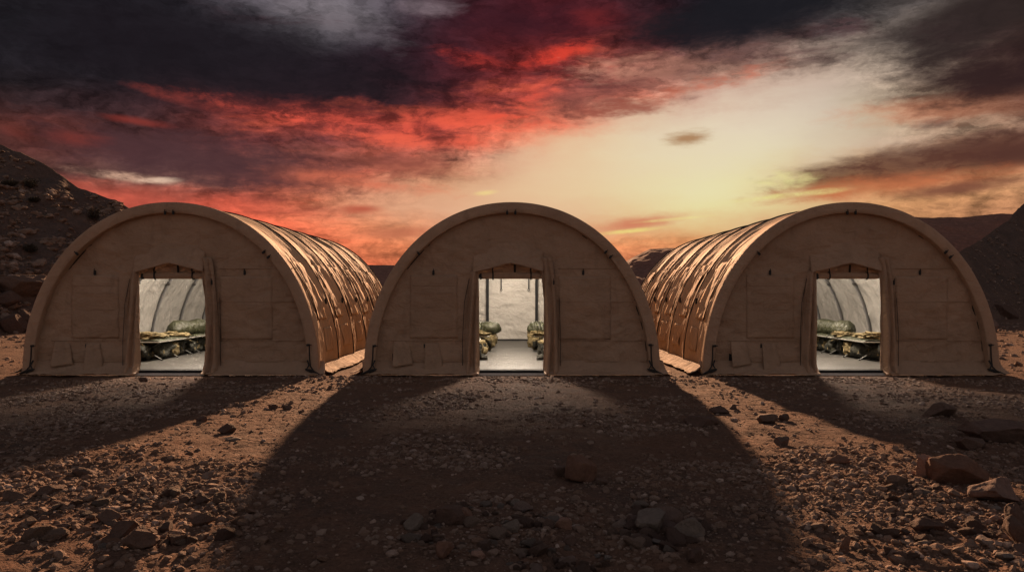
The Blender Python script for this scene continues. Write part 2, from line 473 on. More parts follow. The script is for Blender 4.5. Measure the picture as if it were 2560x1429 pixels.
M['green'] = fabric('green_nylon', (.014, .016, .005), (.024, .026, .009), .5, .5, 1.0, 3.0, (1, 1, 1), False, .01, .2)
M['tanbag'] = fabric('tan_cloth', (.11, .085, .04), (.18, .14, .068), .7, .3, 1.0, 4.0, (1, 1, 1), False, .012, .4)
M['darkbag'] = fabric('dark_cloth', (.010, .010, .007), (.022, .022, .014), .7, .3, 1.0, 4.0, (1, 1, 1), False, .012, .3)
M['metal'] = simple('cot_metal', (.30, .29, .26), .4, .6)
M['cotblack'] = simple('cot_leg', (.05, .05, .045), .45, .4)

def ground_mat(name, cA, cB, cC, k=1.0, bs=1.0):
    m, t, b = mat(name)
    co = t.new('ShaderNodeTexCoord').outputs['Object']
    n1 = t.noise(co, .45 * k, 6, .6, .4)
    n2 = t.noise(co, 3.1 * k, 7, .65, .3)
    n3 = t.noise(co, 26 * k, 6, .7)
    c = t.mix(t.mr(n1, .36, .66), cA, cB)
    c = t.mix(t.mr(n2, .45, .68, 0, .8), c, cC)
    c = t.mix(t.mr(n3, .52, .72, 0, .6), c, tuple(min(1, v * 1.75 + .02) for v in cA))
    c = t.mix(t.mr(n3, .46, .3, 0, .6), c, tuple(v * .4 for v in cA))
    t.put(b.inputs['Base Color'], c)
    b.inputs['Roughness'].default_value = .93
    b.inputs['Specular IOR Level'].default_value = .15
    vo = t.new('ShaderNodeTexVoronoi', feature='F1'); t.put(vo.inputs['Vector'], t.vm('ADD', co, t.vm('SCALE', t.xyz(n3, n2, n1), None, .06 / k)))
    vo.inputs['Scale'].default_value = 17 * k
    vo2 = t.new('ShaderNodeTexVoronoi', feature='F1'); t.put(vo2.inputs['Vector'], co); vo2.inputs['Scale'].default_value = 48 * k
    peb = t.m('MULTIPLY', t.mr(vo.outputs['Distance'], .55, .1), t.mr(t.noise(co, 1.6 * k, 4), .42, .6))
    peb2 = t.mr(vo2.outputs['Distance'], .5, .1)
    h = t.m('ADD', t.m('MULTIPLY', n3, .022), t.m('MULTIPLY', n2, .05))
    h = t.m('ADD', h, t.m('MULTIPLY', peb, .020))
    h = t.m('ADD', h, t.m('MULTIPLY', peb2, .008))
    bp = t.new('ShaderNodeBump'); bp.inputs['Strength'].default_value = bs; bp.inputs['Distance'].default_value = bs / k
    t.put(bp.inputs['Height'], h); t.l.new(bp.outputs[0], b.inputs['Normal'])
    return m
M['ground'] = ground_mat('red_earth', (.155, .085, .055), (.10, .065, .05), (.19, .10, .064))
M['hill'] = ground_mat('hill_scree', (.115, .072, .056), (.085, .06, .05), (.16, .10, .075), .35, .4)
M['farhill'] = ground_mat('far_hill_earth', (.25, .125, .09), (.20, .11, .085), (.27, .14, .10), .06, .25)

def rock_mat(name, cA, cB, scale=1.0):
    m, t, b = mat(name)
    co = t.new('ShaderNodeTexCoord').outputs['Object']
    gi = t.new('ShaderNodeNewGeometry').outputs['Random Per Island']
    oi = t.new('ShaderNodeObjectInfo').outputs['Random']
    rnd = t.m('FRACT', t.m('ADD', gi, oi))
    c = t.mix(rnd, cA, cB)
    n = t.noise(co, 9 * scale, 7, .68, .3)
    c = t.mix(t.mr(n, .35, .7), c, t.mix(1.0, c, (1.55, 1.5, 1.45), 'MULTIPLY'))
    dk = t.m('FRACT', t.m('MULTIPLY', rnd, 7.31))
    c = t.mix(t.mr(dk, .82, .95), c, t.mix(1.0, c, (1.7, 1.85, 2.0), 'MULTIPLY'))
    c = t.mix(t.mr(t.noise(co, 40 * scale, 4, .6), .55, .75, 0, .5), c, tuple(v * .45 for v in cA))
    t.put(b.inputs['Base Color'], c)
    b.inputs['Roughness'].default_value = .85; b.inputs['Specular IOR Level'].default_value = .25
    bp = t.new('ShaderNodeBump'); bp.inputs['Strength'].default_value = .9; bp.inputs['Distance'].default_value = .05 / scale
    t.put(bp.inputs['Height'], t.m('ADD', n, t.m('MULTIPLY', t.noise(co, 40 * scale, 5, .65), .35))); t.l.new(bp.outputs[0], b.inputs['Normal'])
    return m
M['gravel'] = rock_mat('gravel_stone', (.15, .09, .062), (.22, .155, .12))
M['rock'] = rock_mat('rock', (.085, .05, .038), (.12, .078, .06), 1.6)
M['redrock'] = rock_mat('red_rock', (.125, .066, .045), (.16, .088, .062), 2.2)
M['greyrock'] = rock_mat('grey_rock', (.115, .088, .072), (.165, .130, .108), 1.6)
M['shrub'] = simple('dry_shrub', (.045, .036, .022), .9)
M['twig'] = simple('twig', (.08, .05, .035), .9)
def emis(name, c, s):
    m, t, b = mat(name)
    b.inputs['Emission Color'].default_value = c + (1,); b.inputs['Emission Strength'].default_value = s
    b.inputs['Base Color'].default_value = (.8, .8, .8, 1)
    return m
M['lamp'] = emis('lamp_tube', (1, .87, .7), 6)

# ------------------------------------------------------------------ ground
TX = [-7.13, 0.0, 7.09]          # the three tents
TL = 9.5                         # tent length
def tent_mask(x, y):
    """1 inside a tent footprint (levelled earth), 0 well outside"""
    m = 0
    for tx in TX:
        ex = sstep(3.9, 3.2, np.abs(x - tx)); ey = sstep(-.7, -.1, y) * sstep(TL + .8, TL + .2, y)
        m = np.maximum(m, ex * ey)
    return m
def H(x, y):
    x = np.asarray(x, float); y = np.asarray(y, float)
    h = .05 * fbm(x * .16, y * .16, 2.0, 3) + .028 * fbm(x * .9, y * 1.1, 5.0, 3)
    clump = sstep(-.15, .55, fbm(x * .5, y * .6, 9.0, 3))
    h = h + (.35 + .65 * clump) * .022 * ridged(x * 2.6, y * 3.4, 1.0, 4, .6)
    h = h + .012 * fbm(x * 8, y * 9, 4.0, 3, .6)
    far = sstep(15, 60, np.hypot(x, y))
    h = h * (1 + 1.5 * far) - .03
    return h * (1 - tent_mask(x, y)) - .03 * tent_mask(x, y)
def lines(segs):
    out = [segs[0][0]]
    for a, b, st in segs:
        n = max(1, int(round((b - a) / st)))
        out += list(a + (b - a) * np.arange(1, n + 1) / n)
    return np.array(out)
gx = lines([(-600, -200, 50), (-200, -60, 10), (-60, -25, 1.5), (-25, -13, .2), (-13, 13, .035), (13, 25, .2), (25, 60, 1.5), (60, 200, 10), (200, 600, 50)])
gy = lines([(-200, -40, 20), (-40, -16, 1.2), (-16, -13, .12), (-13, -7.5, .026), (-7.5, -3, .04), (-3, 1, .06), (1, 14, .2), (14, 40, .8), (40, 200, 8), (200, 900, 50)])
GX, GY = np.meshgrid(gx, gy, indexing='ij')
GZ = H(GX, GY)
g = grid_obj('ground', np.stack([GX, GY, GZ], -1), M['ground'], flip=True)
tag(g, kind='structure')

# ------------------------------------------------------------------ hills
def hill(name, ridge, depth, foot, back, mat_, amp, freq, nu=260, nv=140, pw=1.0, seed=0, foot_fn=None, ridge_fn=None):
    """ridge: (px,py) of the skyline; depth/foot/back: metres from the camera"""
    px = np.array([p[0] for p in ridge], float); py = np.array([p[1] for p in ridge], float)
    U = np.linspace(px[0], px[-1], nu)
    YR = np.interp(U, px, py)
    slope = (U - 1280) / FPX
    dep = np.full(nu, float(depth)) if ridge_fn is None else ridge_fn(U)
    ft = np.full(nu, float(foot)) if foot_fn is None else foot_fn(U)
    top = (HORY - YR) / FPX * dep + CAMZ
    V1 = np.linspace(0, 1, nv); V2 = np.linspace(0, 1, 26)[1:]
    P = []
    for i in range(nu):
        d1 = ft[i] + (dep[i] - ft[i]) * V1
        z1 = -.4 + (top[i] + .4) * (V1 ** pw)
        d2 = dep[i] + (back - dep[i]) * V2
        z2 = -.4 + (top[i] + .4) * (1 - V2 ** 1.3)
        d = np.concatenate([d1, d2]); z = np.concatenate([z1, z2])
        P.append(np.stack([slope[i] * d, d - CAMD, z], -1))
    P = np.array(P)
    x, y = P[..., 0], P[..., 1]
    v = np.concatenate([V1, 1 - V2])[None, :]
    wgt = np.clip(v * 5, 0, 1)
    edge = .35 + .65 * np.clip(np.abs(v - 1) * 8, 0, 1)
    n = amp * fbm(x * freq + seed, y * freq, 0, 6, .55) + amp * .5 * (ridged(x * freq * 2.3 + seed, y * freq * 1.4, 0, 4, .55) - .5)
    P[..., 2] += n * wgt * edge
    o = grid_obj(name, P, mat_, flip=True)
    tag(o, kind='structure')
    return o, P

hl, HLP = hill('hillside', [(-900, 40), (-500, 150), (-200, 268), (-60, 340), (0, 364), (60, 388), (130, 420), (200, 468), (260, 490), (290, 500), (325, 526), (380, 556), (450, 600), (560, 660), (680, 725), (760, 750)],
     46, 27, 95, M['hill'], .42, .16, 420, 230, 1.0, 3, foot_fn=lambda U: 46 - np.clip(1.72 * (np.interp(U, [-60, 0, 130, 290, 450, 680], [11.2, 9.8, 8.6, 6.8, 4.6, 2.0]) ), 5, 19))
hr, HRP = hill('hillside', [(2150, 770), (2260, 700), (2380, 640), (2450, 600), (2520, 550), (2545, 520), (2565, 508), (2620, 470), (2760, 400), (3000, 300), (3500, 150)],
     48, 31, 110, M['hill'], .30, .17, 360, 220, 1.0, 11,
     foot_fn=lambda U: np.interp(U, [2150, 2260, 2380, 2560, 3000, 3500], [34, 40, 47, 60, 75, 85]) - np.interp(U, [2260, 2380, 2450, 2560, 3000, 3500], [5, 8, 10, 14, 22, 26]),
     ridge_fn=lambda U: np.interp(U, [2150, 2260, 2380, 2560, 3000, 3500], [34, 40, 47, 60, 75, 85]))
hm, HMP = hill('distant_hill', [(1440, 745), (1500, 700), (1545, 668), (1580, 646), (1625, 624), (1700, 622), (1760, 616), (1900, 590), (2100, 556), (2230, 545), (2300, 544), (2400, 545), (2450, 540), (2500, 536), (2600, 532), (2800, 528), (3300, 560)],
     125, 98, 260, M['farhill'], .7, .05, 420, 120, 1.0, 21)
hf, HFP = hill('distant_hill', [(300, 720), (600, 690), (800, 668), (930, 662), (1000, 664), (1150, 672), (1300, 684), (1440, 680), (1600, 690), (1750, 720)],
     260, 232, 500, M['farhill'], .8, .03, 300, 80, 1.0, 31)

from mathutils.bvhtree import BVHTree
def bvh_of(P):
    n, m = P.shape[:2]
    return BVHTree.FromPolygons([tuple(v) for v in P.reshape(-1, 3)], [tuple(f) for f in grid_faces(n, m)])
BVH = {'l': bvh_of(HLP), 'r': bvh_of(HRP)}
def drop(x, y, which=None):
    z = float(H(x, y))
    if which:
        h = BVH[which].ray_cast(Vector((x, y, 200)), Vector((0, 0, -1)))
        if h[0] is not None: z = max(z, h[0].z)
    return z
def at(px, py, which=None):
    """where the view ray through a photo pixel meets the ground (or a hill)"""
    d = Vector(((px - 1280) / FPX, 1, (HORY - py) / FPX))
    if which:
        h = BVH[which].ray_cast(Vector((0, -CAMD, CAMZ)), d.normalized())
        if h[0] is not None: return h[0].x, h[0].y, h[0].z
    k = CAMZ / max(-d.z, 1e-4)
    x, y = d.x * k, k - CAMD
    return x, y, float(H(x, y))

# ------------------------------------------------------------------ tent
TA, TB, TN = 3.10, 3.60, 2.08
def prof(th, s=1.0, off=0.0):
    """arch outline at angle th (0 = right foot, pi = left foot); off = inward offset"""
    c, sn = np.cos(th), np.sin(th)
    x = TA * np.sign(c) * np.abs(c) ** (2 / TN); z = TB * np.abs(sn) ** (2 / TN)
    if off:
        nx = np.sign(x) * (np.abs(x) / TA) ** (TN - 1) / TA; nz = (z / TB) ** (TN - 1) / TB
        l = np.hypot(nx, nz); x = x - off * nx / l; z = z - off * nz / l
    return x * s, np.maximum(z, 0) * s
def arc_th(n):
    """angles evenly spaced along the arch"""
    t = np.linspace(0, PI, 2001); x, z = prof(t)
    s = np.concatenate([[0], np.cumsum(np.hypot(np.diff(x), np.diff(z)))])
    return np.interp(np.linspace(0, s[-1], n), s, t), np.linspace(0, s[-1], n)
def halfw(z, off=0.0):
    t = np.linspace(0, PI / 2, 800); x, zz = prof(t, 1, off)
    return np.interp(z, zz, x)
def archz(x, off=0.0):
    t = np.linspace(0, PI / 2, 800)[::-1]; xx, z = prof(t, 1, off)
    return np.interp(np.abs(x), xx, z, right=0)

NB = 6
BAY = TL / NB
def cover_disp(s, y, smax):
    """outward displacement of the cover at arc position s, length position y"""
    fr = (y % BAY) / BAY
    sag = -.075 * np.sin(PI * fr) ** 1.2
    h = np.minimum(s, smax - s)                       # distance from the foot along the arc
    low = sstep(3.4, 2.2, h) * sstep(.1, .6, h)
    w = .017 * ridged(s * .55 + y * .9, y * 2.8 - s * .5, 3, 3, .45) * (.6 + .75 * low)
    w = w + .020 * low * fbm(s * 2.2, y * 3.8, 1.0, 3)
    w = w + .012 * fbm(s * 1.1, y * 2.2, 7.0, 3)
    edge = sstep(0, .12, fr) * sstep(1, .88, fr)
    return sag + w * (.35 + .65 * edge)

def make_tent():
    root = empty('field_tent')
    # outer cover
    th, sv_ = arc_th(210)
    yy = np.linspace(-.05, TL, 260)
    X, Z = prof(th)
    nx = np.sign(X) * (np.abs(X) / TA) ** (TN - 1) / TA; nz = (Z / TB) ** (TN - 1) / TB
    l = np.hypot(nx, nz); nx /= l; nz /= l
    S, Y = np.meshgrid(sv_, yy, indexing='ij')
    dsp = cover_disp(S, Y, sv_[-1])
    dsp *= sstep(-.05, .2, Y)
    P = np.stack([X[:, None] + nx[:, None] * dsp, Y, Z[:, None] + nz[:, None] * dsp], -1)
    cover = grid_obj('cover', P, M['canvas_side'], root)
    cover.cycles.shadow_terminator_geometry_offset = .6; cover.cycles.shadow_terminator_offset = .15
    # dark tubes standing in for the shaded creases along the ribs
    for k in range(1, NB + 1):
        y = k * BAY - .01
        mb = MB()
        xs, zs = prof(th[::3]);
        mb.tube([(x * 1.003, min(y, TL - .02), z * 1.003) for x, z in zip(xs, zs)], .016, 6)
        mb.build('seam_cord', M['gap'], cover)
    # window flaps on both flanks
    def flank(s0, s1, y0, y1, side, out, name, mat_, bulge=.03, ns=26, ny=18, sd=0):
        ss = np.linspace(s0, s1, ns); ys = np.linspace(y0, y1, ny)
        SS, YY = np.meshgrid(ss, ys, indexing='ij')
        th_ = np.interp(SS, sv_, th)
        x, z = prof(th_)
        ax = np.sign(x) * (np.abs(x) / TA) ** (TN - 1) / TA; az_ = (z / TB) ** (TN - 1) / TB
        ll = np.hypot(ax, az_); ax /= ll; az_ /= ll
        d = cover_disp(SS, YY, sv_[-1]) + out + bulge * (.5 + fbm(SS * 3 + sd, YY * 4, sd, 3)) * sstep(s1, s0, SS)
        x = x + ax * d; z = z + az_ * d
        return grid_obj(name, np.stack([x * side, YY, z], -1), mat_, cover, thick=.012, flip=side < 0)
    for side in (-1, 1):
        for k in range(NB):
            y0 = k * BAY
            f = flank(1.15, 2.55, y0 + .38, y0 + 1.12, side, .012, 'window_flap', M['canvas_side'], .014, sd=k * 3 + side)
            mb = MB()
            for yc in (y0 + .36,):
                pts = []
                for s_ in np.linspace(1.1, 2.6, 12):
                    t_ = np.interp(s_, sv_, th); x, z = prof(np.array([t_])); pts.append((side * (x[0] + .012), yc, z[0] + .006))
                mb.tube(pts, .009, 6)
            mb.build('edge_cord', M['gap'], f)
            flank(.42, .95, y0 + .75, y0 + 1.25, side, .012, 'lower_flap', M['canvas_side'], .012, 14, 12, sd=k * 5 + side)
            mb = MB(); mb.box((-.02, -.03, -.07), (.02, .03, .07), bev=.006)
            t_ = np.interp(1.55, sv_, th); x, z = prof(np.array([t_]))
            tg = mb.build('toggle', M['black'], cover); tg.location = (side * (x[0] + .03), y0 + 1.35, z[0])
    # side skirts lying on the ground
    for side in (-1, 1):
        u = np.linspace(0, 1, 12); ys = np.linspace(-.02, TL, 150)
        U, Y = np.meshgrid(u, ys, indexing='ij')
        wv = .06 * fbm(Y * 1.3, U * 2 + side, 3, 3) * U
        wdt = .28 + .12 * fbm(Y * .7, side * 5.0, 1, 2)
        x = TA + .005 + U ** 1.1 * wdt
        z = .17 * (1 - U) ** 1.8 + .012 + np.abs(.035 * fbm(Y * 3.5, U * 3, 2, 3)) * U + np.abs(wv) * .5
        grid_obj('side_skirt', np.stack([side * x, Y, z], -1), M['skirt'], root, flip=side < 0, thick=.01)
    # front arch band: face ring with returns
    th2, s2 = arc_th(150)
    loops = [(0.0, -.05), (0.002, -.088), (.008, -.096), (.06, -.098), (.11, -.102), (.16, -.100), (.212, -.096), (.224, -.090), (.228, -.06), (.235, .085)]
    def band(ysgn, y_at, name):
        P = []
        for off, y in loops:
            x, z = prof(th2, 1, off)
            w = .010 * fbm(s2 * 1.4, off * 9, 1, 3) + .006 * fbm(s2 * 5, off * 20, 4, 2)
            P.append(np.stack([x, np.full_like(x, y_at + ysgn * y) - ysgn * w * (off > 0) * (off < .23), z], -1))
        return grid_obj(name, np.array(P), M['band'], root, flip=ysgn > 0)
    band(1, 0, 'arch_band'); band(-1, TL, 'arch_band')
    # dark tube in place of the shaded gap between band and end wall
    mb = MB(); x, z = prof(th2, 1, .245)
    mb.tube([(a, .066, b) for a, b in zip(x, z)], .012, 6)
    mb.build('seam_cord', M['gap'], root)
    # end walls
    def wall_disp(x, z):
        w = .030 * fbm(x * .9 + 4, z * .9, 2, 4) + .020 * ridged(x * .7 + z * .5, z * 1.7 - x * .8, 4, 4) + .012 * ridged(x * .5 - z * .3, z * 2.6 + x * 1.1, 9, 3)
        w = w + .006 * ridged(x * .7, z * 5.0, 8, 2) * sstep(1.4, .2, z)
        return w
    def door_top(x): return 2.15 + .19 * np.clip(1 - np.abs(x + .02) / .72, 0, 1)
    DX0, DX1 = -.72, .67
    def end_wall(name, y0, mat_, door, off=.2, sgn=1, st=.04, amp=1.0):
        xs = np.unique(np.round(np.concatenate([np.arange(-TA, TA + .01, st), [DX0, DX1]]), 4)); zs = np.arange(0, TB + st, st)
        X, Zg = np.meshgrid(xs, zs, indexing='ij')
        top = archz(X, off)
        Zc = np.minimum(Zg, top)
        xc = (X[1:, 1:] + X[:-1, 1:]) / 2
        mask = (Zg[:-1, :-1] < top[:-1, :-1]) | (Zg[1:, :-1] < top[1:, :-1])
        if door:
            ind = (xc > DX0) & (xc < DX1)
            dt = door_top(X)
            Zc = np.where((X >= DX0) & (X <= DX1) & (Zc < dt) & (Zc > dt - st), dt, Zc)
            zm = (Zg[1:, 1:] + Zg[:-1, :-1]) / 2
            mask &= ~(ind & (zm < door_top(xc) - st * .0))
        Y = y0 - sgn * wall_disp(X, Zc) * amp
        return grid_obj(name, np.stack([X, Y, Zc], -1), mat_, root, mask=mask)
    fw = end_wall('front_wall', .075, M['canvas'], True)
    end_wall('back_wall', TL - .08, M['canvas'], False, .2, -1, .08)
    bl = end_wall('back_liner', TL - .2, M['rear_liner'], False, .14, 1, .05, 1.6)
    # stitched panels on the front wall
    def wall_panel(name, x0, x1, z0, z1, out, mat_, parent, st=.05):
        xs = np.linspace(x0, x1, max(3, int((x1 - x0) / st))); zs = np.linspace(z0, z1, max(3, int((z1 - z0) / st)))
        X, Zg = np.meshgrid(xs, zs, indexing='ij')
        Y = .075 - wall_disp(X, Zg) - out - .004 * fbm(X * 3, Zg * 4, 3, 2)
        return grid_obj(name, np.stack([X, Y, Zg], -1), mat_, parent, thick=.01)
    wall_panel('window_panel', -2.15, -1.15,   .75, 2.08, .004, M['canvas'], fw)
    wall_panel('window_panel', .98, 2.08, .72, 2.05, .004, M['canvas'], fw)
    for x0, x1, z in ((-2.55, -1.05, .70), (1.0, 2.75, .70), (1.0, 2.55, 1.52), (-2.1, -1.2, 1.86), (-2.05, -1.25, 1.70), (.98, 2.6, 2.22), (-2.8, -1.0, .27), (1.0, 2.85, .27), (-2.0, -1.3, 1.35)):
        wall_panel('seam', x0, x1, z - .008, z + .008, .009, M['canvas'], fw)
    # front skirt lying forward on the ground
    def fskirt(x0, x1, seed):
        u = np.linspace(0, 1, 14); xs = np.linspace(x0, x1, int((x1 - x0) / .04))
        U, X = np.meshgrid(u, xs, indexing='ij')
        wob = fbm(X * 1.6 + seed, U * 1.5, 1, 3)
        y = .055 - .016 - U ** 1.5 * (.28 + .20 * fbm(X * 1.1, seed, 2, 4)) - .04 * wob * U
        z = .27 * (1 - U) ** 1.25 + .006 + np.abs(.05 * fbm(X * 2.6, U * 3, seed, 3)) * U
        sp = 1 + .02 * U * np.sign(X)
        grid_obj('front_skirt', np.stack([X * sp, y, z], -1), M['canvas'], root, thick=.01)
    fskirt(-3.16, -.70, 1.0); fskirt(.66, 3.18, 4.0)
    # toggles and tie-downs
    def toggle(x, z, y=-.12, w=.045, h=.075, rot=0, par=None):
        mb = MB(); mb.box((-w / 2, -.018, -h / 2), (w / 2, .018, h / 2), bev=.008); mb.tube([(0, -.012, h / 2 - .01), (0, -.03, h / 2 + .02), (0, 0, h / 2 + .03)], .008, 6)
        o = mb.build('toggle', M['black'], par or root); o.location = (x, y, z); o.rotation_euler.y = rot
    for x, z, r in ((-.10, 3.37, 0), (.07, 3.37, 0), (-1.94, 2.52, -.7), (1.95, 2.55, .75), (2.05, 2.45, .8), (-2.87, .60, 1.5), (2.88, .62, 1.5)):
        toggle(x, z, rot=r)
    for x, z in ((-1.655, 2.13), (1.50, 2.13)): toggle(x, z, y=.035, h=.10)
    for s in (-1, 1):
        mb = MB()
        mb.tube([(s * 2.90, -.10, .62), (s * 2.905, -.11, .35), (s * 2.93, -.11, .17), (s * 3.02, -.15, .06), (s * 3.14, -.2, .02)], .013, 6)
        mb.tube([(s * 2.86, -.10, .30), (s * 2.90, -.13, .2), (s * 2.84, -.14, .1), (s * 2.97, -.16, .05)], .016, 6)
        mb.build('tie_rope', M['black'], root)
        mb = MB()
        mb.tube([(s * 2.82, -.12, .12), (s * 2.95, -.15, .09), (s * 3.1, -.17, .03)], [.012, .03, .02], 8)
        mb.build('tie_strap', M['gap'], root)
    # vent flaps low on the left, propped open at one side
    def vent(x0, x1, z0, z1, sk, open_, seed):
        u = np.linspace(0, 1, 12); v = np.linspace(0, 1, 16)
        U, V = np.meshgrid(u, v, indexing='ij')
        X = x0 + (x1 - x0) * U + sk * V * U + .02 * np.sin(V * 4 + seed) * U
        Zg = z1 + (z0 - z1) * V + .05 * U * V
        Y = .05 - (open_ * V ** .8 * (1 - .55 * U)) - .012 - .012 * fbm(U * 3, V * 3, seed, 3)
        f = grid_obj('vent_flap', np.stack([X, Y, Zg], -1), M['canvas'], root, thick=.012)
        mb = MB(); mb.box((x0 - .03, .035, z0 + .02), (x0 + .05, .065, z1 - .01))
        mb.build('vent_slot', M['black'], f)  # black box stands in for the shade inside the vent opening
    vent(-2.49, -2.21, .16, .70, .16, .16, 1); vent(-1.83, -1.53, .07, .64, .06, .13, 5)
    # door: hood, transom, rolled flap with straps, curtains, threshold
    xs = np.linspace(-.82, .66, 50); v = np.linspace(0, 1, 20)
    X, V = np.meshgrid(xs, v, indexing='ij')
    e = door_top(X) - .01
    ztop = 2.78 - .25 * ((X + .05) / .75) ** 2
    Zg = e + (ztop - e) * V
    Y = .06 - .15 * (1 - V) ** 1.6 * (1 - .55 * np.abs((X + .05) / .8) ** 2) - .022 * ridged(X * 1.8 + V, Zg * 2.6 - X, 3, 3) * (1 - V) ** .5 * 1.6
    grid_obj('door_hood', np.stack([X, Y, Zg], -1), M['canvas'], root, thick=.012)
    tr = wall_panel('transom', DX0 - .2, DX1 + .2, 2.03, 2.5, -.08, M['canvas'], root)
    mb = MB()
    mb.tube([(-.66 + .0, .10, 2.05), (-.6, .09, 2.07), (-.2, .085, 2.065), (.2, .09, 2.07), (.55, .085, 2.065), (.66, .10, 2.06)], [.055, .07, .066, .07, .07, .055], 14)
    roll = mb.build('rolled_door', M['canvas'], root)
    for x in (-.40, .40):
        mb = MB()
        mb.tube([(x + .085 * 0, .09 + .078 * math.cos(a), 2.067 + .078 * math.sin(a)) for a in np.linspace(0, 2 * PI, 14)], .016, 6)
        mb.tube([(x, .02, 2.08), (x - .01, .03, 2.2), (x, .05, 2.26)], .014, 6)
        mb.build('strap', M['black'], roll)
    mb = MB(); mb.tube([(.06, .12, 2.14), (.06, .10, 2.30)], .022, 6); mb.build('strap', M['black'], roll)
    mb = MB(); mb.box((-.70, .02, 1.99), (-.62, .12, 2.11), bev=.02); mb.box((.60, .04, 2.0), (.65, .12, 2.10), bev=.02); mb.build('roll_end', M['black'], roll)
    def curtain(top, bot, seed, bulge, depth=.10):
        """top/bot: (x_left, x_right) ; hangs from z 2.2 to the ground in folds"""
        u = np.linspace(0, 1, 34); v = np.linspace(0, 1, 50)
        U, V = np.meshgrid(u, v, indexing='ij')
        xl = top[0] + (bot[0] - top[0]) * V ** bulge[0]; xr = top[1] + (bot[1] - top[1]) * V ** bulge[1]
        xr = xr + bulge[2] * np.sin(PI * V) ** 1.5 * sstep(.5, 1, U) ; xl = xl + bulge[3] * np.sin(PI * V)
        X = xl + (xr - xl) * U
        Zg = top[2] + (.02 - top[2]) * V
        fold = np.sin(U * (9 + seed) + 2.0 * V + 1.6 * fbm(U * 2, V * 2, seed, 2)) * .05 * (.4 + V)
        Y = .035 - depth * (.35 + .65 * np.sin(PI * np.clip(U, .05, .95))) * (.5 + .5 * V) + fold - .012 * fbm(U * 5, V * 4, seed, 3)
        Y = np.minimum(Y, .03)
        Y = Y - .08 * sstep(.9, 1, V)
        grid_obj('door_curtain', np.stack([X, Y, Zg], -1), M['canvas'], root, thick=.012)
    curtain((-.84, -.70, 2.17), (-1.02, -.68, 0), 2, (.45, 1, 0, 0))
    curtain((.57, .80, 2.45), (.64, 1.0, 0), 3, (1, .5, 0, .08), .12)
    mb = MB(); mb.tube([(-1.035, -.02, .02), (-1.04, -.01, .7), (-1.0, .0, 1.5), (-.9, 0, 2.0)], .006, 6); mb.tube([(1.015, -.02, .02), (1.02, -.02, .8), (.99, 0, 1.6)], .006, 6); mb.build('seam_cord', M['gap'], root)
    toggle(.87, 1.92, y=-.12, w=.03, h=.10)
    mb = MB(); mb.box((-.74, -.06, -.02), (.70, .16, .085), bev=.01); mb.build('door_sill', M['pole'], root)
    mb = MB(); mb.box((-.74, -.10, -.02), (.70, -.063, .03), bev=.006); mb.build('threshold_strip', M['thresh'], root)
    # floor
    xs = np.linspace(-2.98, 2.98, 60); ys = np.linspace(.17, TL - .22, 90)
    X, Y = np.meshgrid(xs, ys, indexing='ij')
    grid_obj('floor_sheet', np.stack([X, Y, .085 + .006 * fbm(X * 1.2, Y * 2.2, 1, 3)], -1), M['floor'], root, flip=True)
    # liner and ribs
    th3, s3 = arc_th(120); ys = np.linspace(.12, TL - .1, 170)
    Xp, Zp = prof(th3, 1, .13)
    S, Y = np.meshgrid(s3, ys, indexing='ij')
    fr = (Y % BAY) / BAY
    d = -.05 * np.sin(PI * fr) + .022 * ridged(S * .9 + Y * .8, Y * 1.6 - S * .6, 5, 3) + .014 * fbm(S * 2, Y * 2, 2, 3)
    nx = np.interp(th3, th3, Xp / TA); nzv = Zp / TB; l = np.hypot(nx, nzv); nx = nx / l; nzv = nzv / l
    P = np.stack([Xp[:, None] - nx[:, None] * (d + .05) * -1 * -1, Y, Zp[:, None] - nzv[:, None] * (d + .05)], -1)
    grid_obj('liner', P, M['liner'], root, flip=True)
    for k in range(0, NB + 1):
        y = min(max(k * BAY, .22), TL - .32)
        x, z = prof(th3, 1, .24)
        mb = MB(); mb.tube([(a, y, b) for a, b in zip(x, z)], .042, 8)
        rb = mb.build('rib', M['rib'], root)
        x, z = prof(th3, 1, .275)
        mb = MB(); mb.tube([(a, y - .02, b) for a, b in zip(x, z)], .018, 6)
        mb.build('rib_strip', M['rib_light'], rb)
        for s in (-1, 1):
            for zc in (1.95,):
                xx = halfw(zc, .27)
                mb = MB(); mb.box((s * xx - .045, y - .10, zc - .03), (s * xx + .045, y - .035, zc + .03), bev=.01); mb.build('rib_clip', M['black'], rb)
    # rear door frame
    mb = MB()
    for s in (-1, 1): mb.box((s * .83 - .045, TL - .36, .05), (s * .83 + .045, TL - .27, 2.5), bev=.01)
    mb.box((-.87, TL - .358, 2.42), (.87, TL - .272, 2.5), bev=.01)
    mb.build('rear_door_frame', M['pole'], root)
    xs = np.linspace(-.78, .78, 40); zs = np.linspace(.14, 2.42, 60)
    X, Zg = np.meshgrid(xs, zs, indexing='ij')
    Y = TL - .30 - .02 * ridged(X * 1.0, Zg * 2.2 + .35 * X * X, 1, 3) - .02 * fbm(X * 1.5, Zg * 2, 2, 3)
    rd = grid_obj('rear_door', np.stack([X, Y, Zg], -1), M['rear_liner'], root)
    for x in (-.36, .56):
        mb = MB(); mb.box((x - .02, TL - .41, 1.82), (x + .02, TL - .40, 2.45)); mb.tube([(x + .03 * math.cos(a), TL - .405, 1.80 + .035 * math.sin(a)) for a in np.linspace(0, 2 * PI, 12)], .009, 6)
        mb.build('strap', M['black'], rd)
    mb = MB(); mb.box((-.8, TL - .40, .09), (.8, TL - .36, .14)); mb.build('rear_sill', M['pole'], root)  # black strip standing in for the dark gap below the rear wall
    return root

